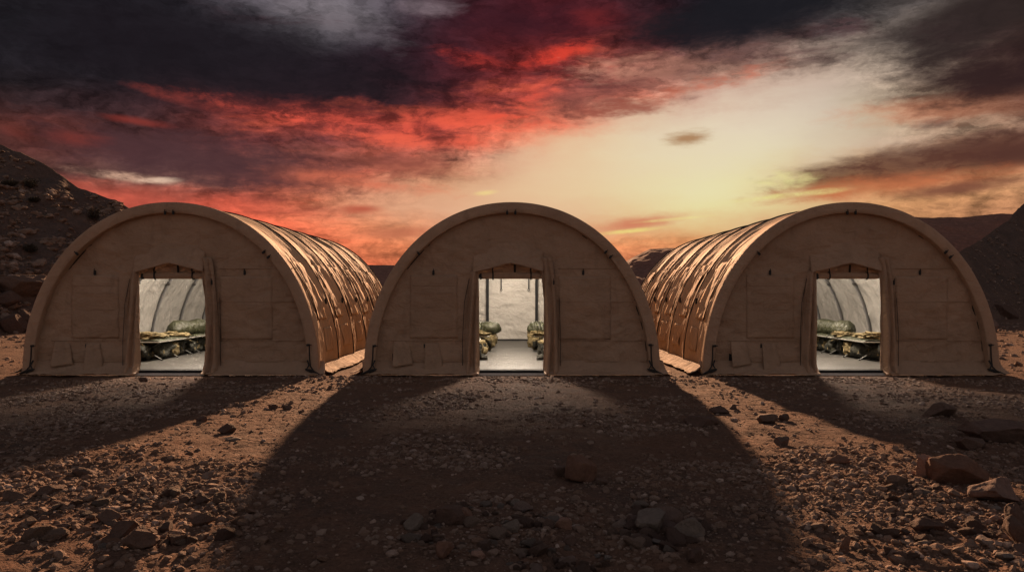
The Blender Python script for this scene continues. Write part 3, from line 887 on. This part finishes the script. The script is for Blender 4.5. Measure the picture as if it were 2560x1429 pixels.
tent0 = make_tent()
tent0.location = (TX[0], 0, 0)
tents = [tent0, copy_tree(tent0), copy_tree(tent0)]
for o, x, lb in zip(tents, TX, ("tan canvas tunnel tent nearest the left hillside, its right flank sunlit",
                                "middle tan canvas tunnel tent with aisle and rear door seen through its doorway",
                                "tan canvas tunnel tent on the right, its left flank sunlit, big rocks before it")):
    o.location = (x, 0, 0)
    tag(o, lb, 'tent', 'tan tunnel tents in a row')

# lamps that light the tents from inside
def make_lamp():
    root = empty('hanging_lamp')
    mb = MB(); mb.box((-.08, -.55, .0), (.08, .55, .06), bev=.012); mb.build('housing', M['thresh'], root)
    mb = MB(); mb.tube([(0, -.5, -.03), (0, .5, -.03)], .022, 10); mb.build('tube', M['lamp'], root)
    mb = MB(); mb.tube([(0, -.4, .06), (0, -.4, .22)], .006, 6); mb.tube([(0, .4, .06), (0, .4, .22)], .006, 6); mb.build('hook', M['black'], root)
    for yy in (-.3, .3):
        ld = D.lights.new('lamp_light', 'POINT'); ld.energy = 300; ld.color = (1, .83, .66); ld.shadow_soft_size = .10
        lo = D.objects.new('lamp_light', ld); COL.objects.link(lo); lo.parent = root; lo.location = (0, yy, -.10)
    return root
lamp0 = make_lamp()
REAR_FILL = D.lights.new('lamp_light', 'POINT'); REAR_FILL.energy = 60; REAR_FILL.color = (1, .83, .66); REAR_FILL.shadow_soft_size = .1  # for the rear lamps, added to brighten the back of each tent
for i, x in enumerate(TX):
    for k, yl in enumerate((2.6, 7.2)):
        lo = lamp0 if i + k == 0 else copy_tree(lamp0)
        lo.location = (x, yl, 3.05)
        if k:
            for c in lo.children:
                if c.type == 'LIGHT': c.data = REAR_FILL
        tag(lo, f"{('front', 'rear')[k]} strip lamp hanging from the ridge inside the {('left', 'middle', 'right')[i]} tent", 'lamp', 'strip lamps inside the tents')

# ------------------------------------------------------------------ cots and gear
FZ = .095
def make_cot():
    root = empty('camp_cot')
    L, W, Hc = 1.95, .72, .44
    mb = MB()
    for s in (-1, 1): mb.tube([(-L / 2, s * W / 2, Hc), (L / 2, s * W / 2, Hc)], .019, 8)
    for s in (-1, 1): mb.tube([(s * L / 2, -W / 2, Hc), (s * L / 2, W / 2, Hc)], .016, 8)
    mb.build('frame', M['metal'], root)
    xs = np.linspace(-L / 2 + .02, L / 2 - .02, 40); ys = np.linspace(-W / 2, W / 2, 16)
    X, Y = np.meshgrid(xs, ys, indexing='ij')
    Z = Hc - .045 * (1 - (Y / (W / 2)) ** 2) + .022
    grid_obj('canvas', np.stack([X, Y, Z], -1), M['green'], root, thick=.006, flip=True)
    for x in (-.8, 0, .8):
        for s in (-1, 1):
            mb = MB(); mb.tube([(x - .02 * s, s * W / 2, Hc), (x - .02 * s, -s * (W / 2 + .02), .015)], .014, 6)
            mb.tube([(x - .02 * s, -s * (W / 2 + .02) - .02, .012), (x - .02 * s, -s * (W / 2 + .02) + .02, .012)], .018, 6)
            mb.build('leg', M['cotblack'], root)
    return root
def lump(name, mat_, size, seed, sub=4, rough=.25, freq=1.6, folds=0.0, fax=0, flat=True, parent=None):
    """soft bag: superellipsoid with sags and folds; base at z 0"""
    V = ICO[sub][0].copy()
    V = np.sign(V) * np.abs(V) ** .72
    n = fbm(V[:, 0] * freq + seed, V[:, 1] * freq, V[:, 2] * freq, 4, .55)
    V *= (1 + rough * n)[:, None]
    if folds:
        V *= (1 + folds * np.sin(V[:, fax] * 13 + 2 * n + seed))[:, None]
    V = V * np.array(size) / 2
    V[:, 2] += size[2] / 2
    V[:, 2] = np.maximum(V[:, 2], 0)
    return link(name, mesh_np(name, V, ICO[sub][1]), mat_, parent)
def make_rolled_bag():
    root = empty('sleeping_bag')
    n, m = 90, 40
    u = np.linspace(0, 1, n); a = np.linspace(0, 2 * PI, m)
    U, A = np.meshgrid(u, a, indexing='ij')
    r = .155 * np.clip(np.sin(PI * np.clip(U, .0004, .9996)) * 3.2, 0, 1) ** .5 * (1 + .10 * np.sin(U * 9)) * (1 + .07 * np.sin(U * 88 + 1.5 * np.sin(A))) + .012 * fbm(U * 9, np.cos(A) * 2, np.sin(A) * 2, 3)
    P = np.stack([(U - .5) * 1.15, r * np.cos(A) * 1.15, np.maximum(r * np.sin(A) + .13, .0)], -1)
    grid_obj('roll', P, M['green'], root, flip=True)
    mb = MB()
    for x in (-.3, .28): mb.tube([(x, .185 * math.cos(a_), .13 + .168 * math.sin(a_)) for a_ in np.linspace(0, 2 * PI, 16)], .010, 6)
    mb.build('strap', M['darkbag'], root)
    hd = lump('hood', M['green'], (.46, .40, .30), 4, 3, .15); hd.parent = root; hd.location = (.42, 0, .0)
    return root
def make_blanket():
    root = empty('blanket')
    V = lump('bundle', M['tanbag'], (.75, .6, .15), 3, 4, .30, 2.4, .07, 0, parent=root)
    b2 = lump('fold', M['tanbag'], (.4, .5, .13), 8, 4, .35, 2.6, .08, 1, parent=root); b2.location = (-.18, .02, .06)
    return root
def make_mat():
    root = empty('bedroll_mat')
    xs = np.linspace(-.93, .93, 70); ys = np.linspace(-.35, .35, 26)
    X, Y = np.meshgrid(xs, ys, indexing='ij')
    Z = .05 + .018 * np.abs(np.sin(X * 18)) + .02 * fbm(X * 3, Y * 3, 1, 3) - .05 * (np.abs(Y) / .36) ** 6
    grid_obj('quilt', np.stack([X, Y, Z], -1), M['green'], root, thick=.03, flip=True)
    return root
def make_pack(kind):
    root = empty('backpack')
    lump('body', M['tanbag'] if kind else M['darkbag'], (.34, .30, .40), 5 + kind, 4, .22, 1.8, .02, 2, parent=root)
    p = lump('pocket', M['tanbag'] if not kind else M['darkbag'], (.24, .14, .20), 9 + kind, 3, .25, 2, parent=root); p.location = (0, -.15, .06)
    t = lump('top_flap', M['tanbag'], (.32, .28, .13), 12 + kind, 3, .3, 2.4, .05, 0, parent=root); t.location = (0, 0, .32)
    mb = MB()
    for s in (-1, 1): mb.tube([(s * .09, -.14, .36), (s * .10, -.22, .25), (s * .09, -.19, .08)], .013, 6)
    mb.build('strap', M['tanbag'], root)
    return root
def make_duffel():
    root = empty('duffel_bag')
    lump('body', M['darkbag'], (.62, .34, .32), 15, 4, .2, 1.5, .03, 0, parent=root)
    for x in (-.14, .14):
        mb = MB(); mb.tube([(x, -.16, .10), (x, -.13, .26), (x, 0, .36), (x, .13, .26), (x, .16, .10)], .014, 6)
        mb.build('handle', M['tanbag'], root)
    c = lump('end_flap', M['tanbag'], (.16, .34, .24), 17, 3, .3, 2.4, .06, 1, parent=root); c.location = (.24, 0, .06)
    return root
def make_boots():
    root = empty('boot')
    V = [(-.04, 0, .0), (.10, 0, .0)]
    mb = MB(); mb.tube([(0, 0, .24), (0, 0, .16), (.01, 0, .09), (.05, 0, .05), (.13, 0, .045), (.19, 0, .035)], [.052, .05, .055, .058, .048, .025], 12)
    mb.build('upper', M['darkbag'], root)
    mb = MB(); mb.box((-.06, -.05, 0), (.20, .05, .03), bev=.012); mb.build('sole', M['black'], root)
    return root
PROT = dict(cot=make_cot(), roll=make_rolled_bag(), blanket=make_blanket(), mat=make_mat(), packg=make_pack(0), packt=make_pack(1), duffel=make_duffel(), boot=make_boots())
USED = set()
def put(kind, ti, x, y, z, rz, label, cat, group=None, sc=1.0):
    o = PROT[kind] if kind not in USED else copy_tree(PROT[kind])
    USED.add(kind)
    o.location = (TX[ti] + x, y, z); o.rotation_euler = (0, 0, rz); o.scale = (sc, sc, sc)
    for key in ('label', 'group', 'category'):
        if key in o: del o[key]
    return tag(o, label, cat, group)
TOPZ = FZ + .455
# side tents: cots lengthways along the outer wall
for ti, s, side in ((0, -1, 'left'), (2, 1, 'right')):
    T = side + ' tent'
    cx = s * 1.60
    put('cot', ti, cx, 2.85, FZ, PI / 2, f'camp cot with black crossed legs nearest the doorway of the {T}', 'cot', 'camp cots in the tents')
    put('cot', ti, cx, 4.95, FZ, PI / 2, f'second camp cot, behind the nearest one in the {T}', 'cot', 'camp cots in the tents')
    put('cot', ti, cx, 7.05, FZ, PI / 2, f'rearmost camp cot along the wall of the {T}', 'cot', 'camp cots in the tents')
    put('mat', ti, cx, 4.95, TOPZ - .03, PI / 2, f'flat olive quilted mat on the second cot of the {T}', 'sleeping mat', 'olive mats on the cots')
    put('mat', ti, cx, 2.85, TOPZ - .03, PI / 2, f'flat olive quilted mat on the nearest cot of the {T}', 'sleeping mat', 'olive mats on the cots')
    put('roll', ti, cx - s * .02, 4.2, TOPZ + .03, PI / 2 + s * .08, f'bulky olive sleeping bag rolled up on the second cot of the {T}', 'sleeping bag', 'olive sleeping bags', 1.3)
    put('blanket', ti, cx + s * .05, 2.4, TOPZ + .02, PI / 2, f'crumpled tan blanket on the nearest cot of the {T}', 'blanket', 'tan blankets on the cots', 1.0)
    put('duffel', ti, cx - s * .12, 4.05, FZ, PI / 2 - s * .2, f'dark duffel bag with tan end under the second cot of the {T}', 'duffel bag', 'bags under the cots', 1.1)
    put('packt', ti, cx - s * .15, 3.1, FZ, 1.2 * s, f'tan pack lying under the nearest cot of the {T}', 'backpack', 'bags under the cots', .85)
    put('packg', ti, cx + s * .05, 2.3, FZ, .4, f'dark pack deep under the front of the nearest cot in the {T}', 'backpack', 'bags under the cots', .9)
    put('duffel', ti, cx + .1 * s, 5.7, FZ, 1.4, f'dark duffel bag furthest back under the second cot of the {T}', 'duffel bag', 'bags under the cots', .95)
    put('duffel', ti, cx + .28 * s, 3.3, FZ, PI / 2, f'dark duffel bag by the wall under the nearest cot in the {T}', 'duffel bag', 'bags under the cots', 1.25)
    put('duffel', ti, cx + .1 * s, 2.05, FZ, PI / 2 + .2, f'dark duffel bag by the wall at the doorway end in the {T}', 'duffel bag', 'bags under the cots', 1.2)
    put('packg', ti, cx - .1 * s, 4.95, FZ, 2.0, f'dark pack between the two duffel bags in the {T}', 'backpack', 'bags under the cots', .95)
    put('duffel', ti, cx - .08 * s, 2.55, FZ, PI / 2 + .1 * s, f'black duffel bag filling the space below the nearest cot of the {T}', 'duffel bag', 'bags under the cots', 1.35)
    put('duffel', ti, cx + .02 * s, 3.6, FZ, PI / 2 - .1 * s, f'black duffel bag between the two nearest cots of the {T}', 'duffel bag', 'bags under the cots', 1.3)
    put('duffel', ti, cx - .02 * s, 4.6, FZ, PI / 2, f'black duffel bag below the rolled sleeping bag in the {T}', 'duffel bag', 'bags under the cots', 1.3)
    put('blanket', ti, cx - .1 * s, 3.4, TOPZ + .01, .6, f'crumpled tan blanket at the far end of the nearest cot, {T}', 'blanket', 'tan blankets on the cots', .8)
# middle tent: cots square to the aisle
for s, side in ((-1, 'left'), (1, 'right')):
    T = f'{side} of the middle tent'
    for k, (y, xin) in enumerate(((2.6, .80), (4.5, .62), (6.6, .50))):
        w = ('nearest', 'second', 'rearmost')[k]
        put('cot', 1, s * (xin + .97), y, FZ, 0, f'{w} camp cot standing crosswise on the {T}', 'cot', 'camp cots in the tents')
        if k < 2:
            put('mat', 1, s * (xin + .97), y, TOPZ - .03, 0, f'olive quilted mat on the {w} cot on the {T}', 'sleeping mat', 'olive mats on the cots')
    put('roll', 1, s * 1.05, 4.45, TOPZ + .03, .25 * s, f'olive sleeping bag rolled on the second cot on the {T}', 'sleeping bag', 'olive sleeping bags', 1.15)
    put('blanket', 1, s * .78, 4.3, TOPZ + .0, .5, f'crumpled tan blanket on the end of the second cot, {T}', 'blanket', 'tan blankets on the cots', .8)
    put('packt', 1, s * .72, 5.15, FZ, -.3 * s, f'tan pack standing by the aisle beyond the second cot, {T}', 'backpack', 'bags under the cots', 1.0)
    put('packt', 1, s * .66, 6.1, FZ, 2.6, f'tan pack under the end of the rearmost cot, {T}', 'backpack', 'bags under the cots', 1.15)
    put('duffel', 1, s * 1.0, 4.2, FZ, .2 * s, f'dark duffel bag under the second cot on the {T}', 'duffel bag', 'bags under the cots', 1.0)
    put('packg', 1, s * .82, 3.3, FZ, .9, f'dark pack at the aisle in front of the second cot, {T}', 'backpack', 'bags under the cots', .9)
    put('boot', 1, s * .80, 2.55, FZ, PI if s > 0 else 0, f'outer dark boot at the end of the nearest cot, {T}', 'boot', 'boots by the middle tent aisle')
    put('boot', 1, s * .78, 2.15, FZ, (PI if s > 0 else 0) + .2, f'inner dark boot nearest the doorway, {T}', 'boot', 'boots by the middle tent aisle')

# ------------------------------------------------------------------ rocks
def rock(px, py, w, hgt, label, mat_='rock', seed=0, sub=4, rz=0.0, which=None, group=None, dep=.8, planes=12, name='rock', sink=.18, tilt=0.0, rough=.09):
    """px,py: foot of the rock in the photo; w,hgt its size there in photo pixels"""
    x, y, z = at(px, py, which)
    d = y + CAMD
    W = w / FPX * d / 2; Hh = hgt / FPX * d
    V = rock_shape(sub, seed, planes, rough, 1.0)
    lo, hi = V.min(0), V.max(0)
    V = (V - (lo + hi) / 2) / ((hi - lo) / 2)
    V = V * np.array([W, W * dep, Hh / (2 - 2 * sink)])
    V[:, 2] += Hh * .5 - Hh * sink * .5
    o = link(name, mesh_np(name, V, ICO[sub][1], sub > 3), M[mat_])
    o.location = (x, y + W * dep * .8, z - .01); o.rotation_euler = (0, tilt, rz)
    tag(o, label, 'rock', group)
    return o
BIG = [
 (1458, 1200, 84, 66, 'lone rounded reddish boulder in the shadow of the middle tent', 'redrock', 3, 5, .2, .95, 7, 0),
 (1402, 1186, 40, 28, 'small dark stone touching the left side of the lone rounded boulder', 'rock', 8, 4, .4, .8, 12, 0),
 (1505, 1208, 30, 18, 'pinkish pebble at the right foot of the lone rounded boulder', 'rock', 5, 4, .4, .8, 12, 0),
 (2412, 1196, 150, 72, 'large angular red rock with a sunlit crumbly top, right foreground', 'redrock', 16, 5, .05, .7, 16, .06),
 (2322, 1176, 60, 56, 'upright red slab leaning against the large angular rock', 'redrock', 19, 4, .5, .5, 9, -.25),
 (2505, 1246, 112, 60, 'dark low boulder in front of the large angular red rock', 'rock', 23, 5, .3, .8, 11, 0),
 (2520, 1100, 140, 56, 'broad dark boulder in shade at the right edge, before the right tent', 'rock', 27, 5, 0, .8, 9, 0),
 (2440, 1112, 74, 34, 'flat dark rock left of the broad shaded boulder at the right edge', 'rock', 29, 4, .3, .8, 12, 0),
 (2370, 1040, 90, 40, 'shaded half-buried rock on the ground in front of the right tent', 'rock', 31, 4, .3, .8, 12, 0),
 (2550, 1300, 60, 62, 'pale-topped stone standing at the right edge, lower foreground', 'rock', 33, 4, .3, .8, 12, 0),
 (2548, 1345, 64, 66, 'tall dull stone cut by the right edge of the view', 'rock', 34, 4, .9, .8, 12, 0),
 (1722, 1336, 92, 52, 'grey angular stone at the right end of the stone pile', 'greyrock', 37, 5, .2, .8, 12, 0),
 (1630, 1322, 92, 50, 'largest dark stone in the middle of the right stone pile', 'greyrock', 41, 5, .5, .8, 12, 0),
 (1675, 1300, 76, 44, 'dark stone behind the grey angular one in the stone pile', 'rock', 43, 4, .1, .8, 12, 0),
 (1600, 1262, 50, 22, 'long flat pale slab on top of the right stone pile', 'greyrock', 45, 4, .1, .6, 12, 0),
 (1735, 1390, 60, 36, 'brownish stone just below the grey angular stone', 'rock', 47, 4, .8, .8, 12, 0),
 (1125, 1306, 92, 46, 'broad brown stone in the centre of the left stone scatter', 'rock', 51, 5, .2, .8, 12, 0),
 (1160, 1300, 60, 40, 'reddish stone tucked right of the broad brown one', 'redrock', 52, 4, .9, .8, 12, 0),
 (1030, 1316, 50, 42, 'rounded grey stone at the left of the lower stone scatter', 'greyrock', 53, 4, .5, .8, 9, 0),
 (1108, 1386, 50, 40, 'pink angular stone near the bottom edge of the view', 'redrock', 55, 4, .5, .8, 12, .2),
 (1195, 1386, 38, 24, 'low pinkish stone right of the pink angular one', 'redrock', 57, 4, .5, .8, 12, 0),
 (1272, 1330, 44, 38, 'pale split stone standing out in the middle of the scatter', 'greyrock', 59, 4, .2, .7, 12, .2),
 (1370, 1322, 34, 30, 'rounded stone left of the dark pair in the scatter', 'rock', 61, 4, .2, .8, 8, 0),
 (1410, 1326, 44, 34, 'dull red square stone in the pair near the bottom centre', 'redrock', 63, 4, .2, .8, 12, 0),
 (1425, 1362, 36, 28, 'rounded grey-brown stone below the dull red square one', 'rock', 65, 4, .2, .8, 8, 0),
 (1294, 1256, 40, 18, 'pointed grey stone lying alone above the lower scatter', 'greyrock', 67, 4, .2, .6, 12, 0),
 (336, 1372, 92, 50, 'tilted brown slab casting a long shadow at the lower left', 'rock', 71, 5, -.2, .7, 12, -.15),
 (300, 1345, 80, 40, 'thick brown slab right behind the tilted slab', 'rock', 73, 5, .3, .8, 12, -.1),
 (260, 1308, 60, 36, 'brown wedge stone above the slabs at the lower left', 'rock', 75, 4, .1, .8, 12, 0),
 (435, 1352, 52, 28, 'lone flat brown stone right of the tilted slab', 'rock', 77, 4, 0, .7, 12, 0),
 (505, 1308, 64, 26, 'long flat stone on the lit ground near the shadow edge', 'rock', 79, 4, .2, .6, 12, 0),
 (205, 1190, 72, 22, 'long dark stone on the sunlit earth left of the slabs', 'rock', 81, 4, .1, .5, 12, 0),
 (25, 1250, 60, 30, 'dark lumpy stone at the left edge of the view', 'rock', 83, 4, .2, .8, 12, 0),
 (110, 1240, 70, 26, 'pair-topped dark stone near the left edge', 'rock', 85, 4, .5, .7, 12, 0),
 (560, 1082, 44, 26, 'dark jagged stone in the sunlit lane beside the left tent', 'rock', 87, 4, .2, .8, 12, 0),
 (500, 1056, 28, 16, 'small dark stone up the left sunlit lane', 'rock', 89, 4, .2, .8, 12, 0),
 (575, 1100, 50, 10, 'thin pale slab just below the jagged stone of the left lane', 'greyrock', 91, 4, .2, .6, 12, 0),
 (355, 952, 22, 14, 'small dark stone in front of the left tent doorway', 'rock', 93, 4, .2, .8, 12, 0),
 (680, 1020, 24, 14, 'rounded stone high in the left sunlit lane, left of a twin', 'rock', 95, 4, .2, .8, 12, 0),
 (715, 1022, 26, 12, 'rounded stone high in the left sunlit lane, right of its twin', 'rock', 97, 4, .2, .8, 12, 0),
 (1925, 1050, 56, 26, 'dark hollow-looking stone in the right sunlit lane', 'rock', 101, 4, .2, .8, 12, 0),
 (1965, 1045, 36, 20, 'dark stone at the right of the hollow-looking one', 'rock', 103, 4, .2, .8, 12, 0),
 (1835, 1018, 22, 14, 'small block at the shadow edge of the right sunlit lane', 'rock', 105, 4, .2, .8, 12, 0),
 (1960, 1108, 40, 22, 'rounded brown stone midway down the right sunlit lane', 'rock', 107, 4, .2, .8, 8, 0),
 (2100, 1150, 54, 26, 'smooth reddish stone midway down the right sunlit lane', 'redrock', 109, 4, .2, .8, 7, 0),
 (2110, 1362, 40, 46, 'dark red upright stone in the lower right', 'redrock', 111, 4, .5, .6, 11, .4),
 (2330, 1316, 80, 34, 'low dark stone in the lower right gravel', 'rock', 113, 4, .2, .8, 12, 0),
 (1760, 1062, 80, 26, 'low dark mound of rock in shade between middle and right tents', 'rock', 115, 4, .2, .8, 10, 0),
 (1800, 1028, 46, 20, 'low shaded stone at the edge of the middle tent shadow', 'rock', 117, 4, .2, .8, 10, 0),
 (500, 934, 16, 8, 'small white stone at the right corner of the left tent door sill', 'greyrock', 119, 4, 0, .8, 10, 0),
]
for (px, py, w, h, lb, mt, sd, sub, rz, dep, pl, tilt) in BIG:
    rock(px, py, w, h, lb, mt, sd, sub, rz, dep=dep, planes=pl, tilt=tilt)
# boulders on the hillsides
for (px, py, w, h, lb, which, sd) in (
    (30, 742, 110, 58, 'big dark boulder low on the left hillside, cut by the left edge', 'l', 201),
    (5, 765, 60, 40, 'boulder below the big dark one on the left hillside', 'l', 203),
    (62, 822, 64, 48, 'dark boulder at the foot of the left hillside beside the tent', 'l', 205),
    (22, 835, 60, 50, 'boulder at the foot of the left hillside at the left edge', 'l', 207),
    (100, 700, 48, 26, 'flat slab on the left hillside just beside the tent', 'l', 209),
    (2520, 800, 70, 40, 'dark outcrop low on the right hillside at the right edge', 'r', 211),
    (2480, 830, 50, 36, 'outcrop at the foot of the right hillside beside the tent', 'r', 213)):
    rock(px, py, w, h, lb, 'rock', sd, 5, .3, which, dep=.8, planes=10)

# medium stones, one object each
protos = []
for k in range(14):
    V = rock_shape(3, 300 + k, 13, .10, .6)
    protos.append(mesh_np('stone', V, ICO[3][1], False)); protos[-1].materials.append(M[('rock', 'rock', 'greyrock', 'gravel')[k % 4]])
GROUPS = [
 ('stones heaped in the right foreground pile', 'fist-sized stone in the dark pile around the grey angular stone', 1650, 1310, 120, 55, 42, .045, .10),
 ('stones of the lower centre scatter', 'fist-sized stone in the shaded scatter at the bottom centre', 1220, 1320, 230, 70, 70, .03, .085),
 ('stones of the bottom edge scatter', 'small angular stone in the shade along the bottom edge', 1380, 1390, 150, 30, 34, .03, .06),
 ('stones around the lower left slabs', 'sunlit flat stone on the red earth around the lower left slabs', 330, 1290, 290, 85, 72, .03, .09),
 ('stones in the lower right gravel', 'angular stone in the sunlit gravel at the lower right', 2300, 1320, 300, 90, 64, .025, .075),
 ('stones round the large red rock', 'stone lying at the foot of the large angular red rock', 2330, 1215, 130, 30, 18, .04, .09),
]
for gname, lb, cx, cy, rx, ry, n, s0, s1 in GROUPS:
    for k in range(n):
        a = random.uniform(0, 2 * PI); r = math.sqrt(random.random())
        px, py = cx + rx * r * math.cos(a), cy + ry * r * math.sin(a)
        if not (0 < px < 2560) or py > 1425: px = min(max(px, 10), 2550); py = min(py, 1420)
        x, y, z = at(px, py)
        o = D.objects.new('stone', random.choice(protos)); COL.objects.link(o)
        s = random.uniform(s0, s1) * random.choice((.65, .8, .95, 1.15))
        o.location = (x, y, z + s * .10); o.scale = (s, s, s)
        o.rotation_euler = (random.uniform(-.3, .3), random.uniform(-.3, .3), random.uniform(0, 6.28))
        tag(o, lb, 'stone', gname)

# gravel: uncountable, one object
def scatter_gravel(name, pts, sizes, sub, nproto, seed, flat=.55, mat_='gravel', lean=.35):
    r = np.random.default_rng(seed)
    N = len(pts)
    ids = r.integers(0, nproto, N)
    shp = [rock_shape(sub, seed * 50 + k, 8, .06, flat, .5, .9) for k in range(nproto)]
    F0 = ICO[sub][1]; nv = len(ICO[sub][0])
    Vs = np.array(shp)[ids]
    a = r.uniform(0, 2 * PI, N); ca, sa = np.cos(a), np.sin(a)
    b = r.normal(0, lean, N); cb, sb = np.cos(b), np.sin(b)
    x = Vs[..., 0] * cb[:, None] + Vs[..., 2] * sb[:, None]; z = -Vs[..., 0] * sb[:, None] + Vs[..., 2] * cb[:, None]; y = Vs[..., 1]
    X = x * ca[:, None] - y * sa[:, None]; Y = x * sa[:, None] + y * ca[:, None]
    V = np.stack([X, Y, z], -1) * sizes[:, None, None] + pts[:, None, :]
    F = (F0[None] + (np.arange(N) * nv)[:, None, None]).reshape(-1, 3)
    o = link(name, mesh_np(name, V.reshape(-1, 3), F, False), M[mat_])
    return o
def gravel_points(n, seed, d0, d1, smin, smax, wide=1.12, pw=3.0, thr=.0):
    r = np.random.default_rng(seed)
    M_ = int(n * 6)
    d = np.sqrt(r.uniform(d0 ** 2, d1 ** 2, M_))
    u = r.uniform(-1, 1, M_) * .717 * wide
    x = u * d; y = d - CAMD
    dens = sstep(-.25, .75, fbm(x * .45, y * .55, 9.0, 3) + .5 * fbm(x * 1.7, y * 2.0, 3.0, 3))
    px = 1280 + x / d * FPX; py = HORY + CAMZ / d * FPX
    for cx, cy, rx, ry, k in ((300, 1290, 380, 130, .6), (1230, 1330, 260, 90, .55), (1660, 1310, 150, 70, .7), (2300, 1280, 420, 150, .5), (1000, 1150, 260, 130, -.3), (1350, 1060, 500, 60, -.15)):
        dens = dens + k * np.exp(-((px - cx) / rx) ** 2 - ((py - cy) / ry) ** 2)
    keep = (r.uniform(0, 1, M_) < np.clip(dens, .035, 1)) & (tent_mask(x, y) < .2)
    x, y, d = x[keep][:n], y[keep][:n], d[keep][:n]
    s = smin + (smax - smin) * r.uniform(0, 1, len(x)) ** pw
    z = H(x, y) + s * .05
    return np.stack([x, y, z], -1), s
p1, s1 = gravel_points(21000, 5, 3.6, 15.5, .010, .055, pw=3.2)
tag(scatter_gravel('gravel', p1, s1, 1, 24, 1), 'loose brown gravel strewn over the red earth', 'gravel', kind='stuff')
p2, s2_ = gravel_points(24000, 6, 3.6, 11, .007, .022, pw=2)
tag(scatter_gravel('gravel', p2, s2_, 1, 24, 2), 'fine grit and chips scattered over the foreground earth', 'gravel', kind='stuff')
p3, s3_ = gravel_points(1500, 7, 3.8, 12, .03, .06, pw=3)
tag(scatter_gravel('gravel', p3, s3_, 2, 24, 3), 'coarser broken stone scattered over the foreground earth', 'gravel', kind='stuff')
p4, s4_ = gravel_points(5000, 8, 15, 40, .03, .13, wide=1.2, pw=3)
tag(scatter_gravel('gravel', p4, s4_, 1, 24, 4), 'rubble on the open ground beside and behind the tents', 'gravel', kind='stuff')
# scree on the slopes
def scree(which, P, n, seed, lab, smin=.06, smax=.34):
    r = np.random.default_rng(seed)
    nu, nv = P.shape[:2]
    i = r.integers(0, nu - 1, n * 2); j = (r.uniform(0, 1, n * 2) ** 1.2 * (nv - 32)).astype(int)
    b = P[i, j]; w = r.uniform(0, 1, (n * 2, 1)); w2 = r.uniform(0, 1, (n * 2, 1))
    q = b + (P[i + 1, j] - b) * w + (P[i, j + 1] - b) * w2
    az_ = q[:, 0] / (q[:, 1] + CAMD)
    keep = (np.abs(az_) < .85) & (r.uniform(0, 1, n * 2) < sstep(-.5, .6, fbm(q[:, 0] * .25, q[:, 1] * .25, 3, 3)))
    q = q[keep][:n]
    s = smin + (smax - smin) * r.uniform(0, 1, len(q)) ** 4
    tag(scatter_gravel('scree', q + np.array([0, 0, .02]), s, 1, 24, seed, .5), lab, 'scree', kind='stuff')
scree('l', HLP, 12000, 41, 'broken scree covering the left hillside')
scree('r', HRP, 4500, 42, 'broken scree covering the right hillside', .04, .15)

# shrubs on the left hillside
def make_shrub(seed, w, h):
    r = random.Random(seed)
    root = empty('desert_shrub')
    mb = MB(); lv = []; lf = []
    for k in range(26):
        a = r.uniform(0, 2 * PI); t = r.uniform(.2, 1)
        e = Vector((math.cos(a) * w * t * .5, math.sin(a) * w * t * .5, h * r.uniform(.5, 1) * (1.1 - .4 * t)))
        m_ = e * .5 + Vector((0, 0, h * .1))
        mb.tube([(0, 0, -.05), m_, e], [.018, .011, .004], 5)
        for q in range(60):
            c = e * r.uniform(.35, 1.05) + Vector((r.gauss(0, .07), r.gauss(0, .07), r.gauss(0, .05))) * w
            if c.z < 0: c.z = abs(c.z)
            s = r.uniform(.018, .045)
            n = Vector((r.gauss(0, 1), r.gauss(0, 1), r.gauss(0, 1))).normalized(); t1 = n.orthogonal().normalized(); t2 = n.cross(t1)
            b = len(lv); lv += [c - t1 * s, c + t2 * s * .5, c + t1 * s, c - t2 * s * .5]; lf.append((b, b + 1, b + 2, b + 3))
    mb.build('branches', M['twig'], root)
    me = D.meshes.new('foliage'); me.from_pydata([tuple(v) for v in lv], [], lf); link('foliage', me, M['shrub'], root)
    return root
for k, (px, py, w, h, lb) in enumerate((
    (78, 470, 70, 26, 'dark dry shrub highest on the left hillside'),
    (235, 552, 60, 34, 'dark dry shrub on the left hillside closest to the tent roof'),
    (25, 466, 44, 18, 'small dark shrub high on the left hillside at the left edge'),
    (75, 630, 56, 20, 'low dark shrub halfway down the left hillside'),
    (85, 505, 40, 14, 'small low shrub below the highest one on the left hillside'))):
    x, y, z = at(px, py, 'l'); d = y + CAMD
    o = make_shrub(60 + k, w / FPX * d * .8, h / FPX * d)
    o.location = (x, y, z); tag(o, lb, 'shrub', 'shrubs on the left hillside')
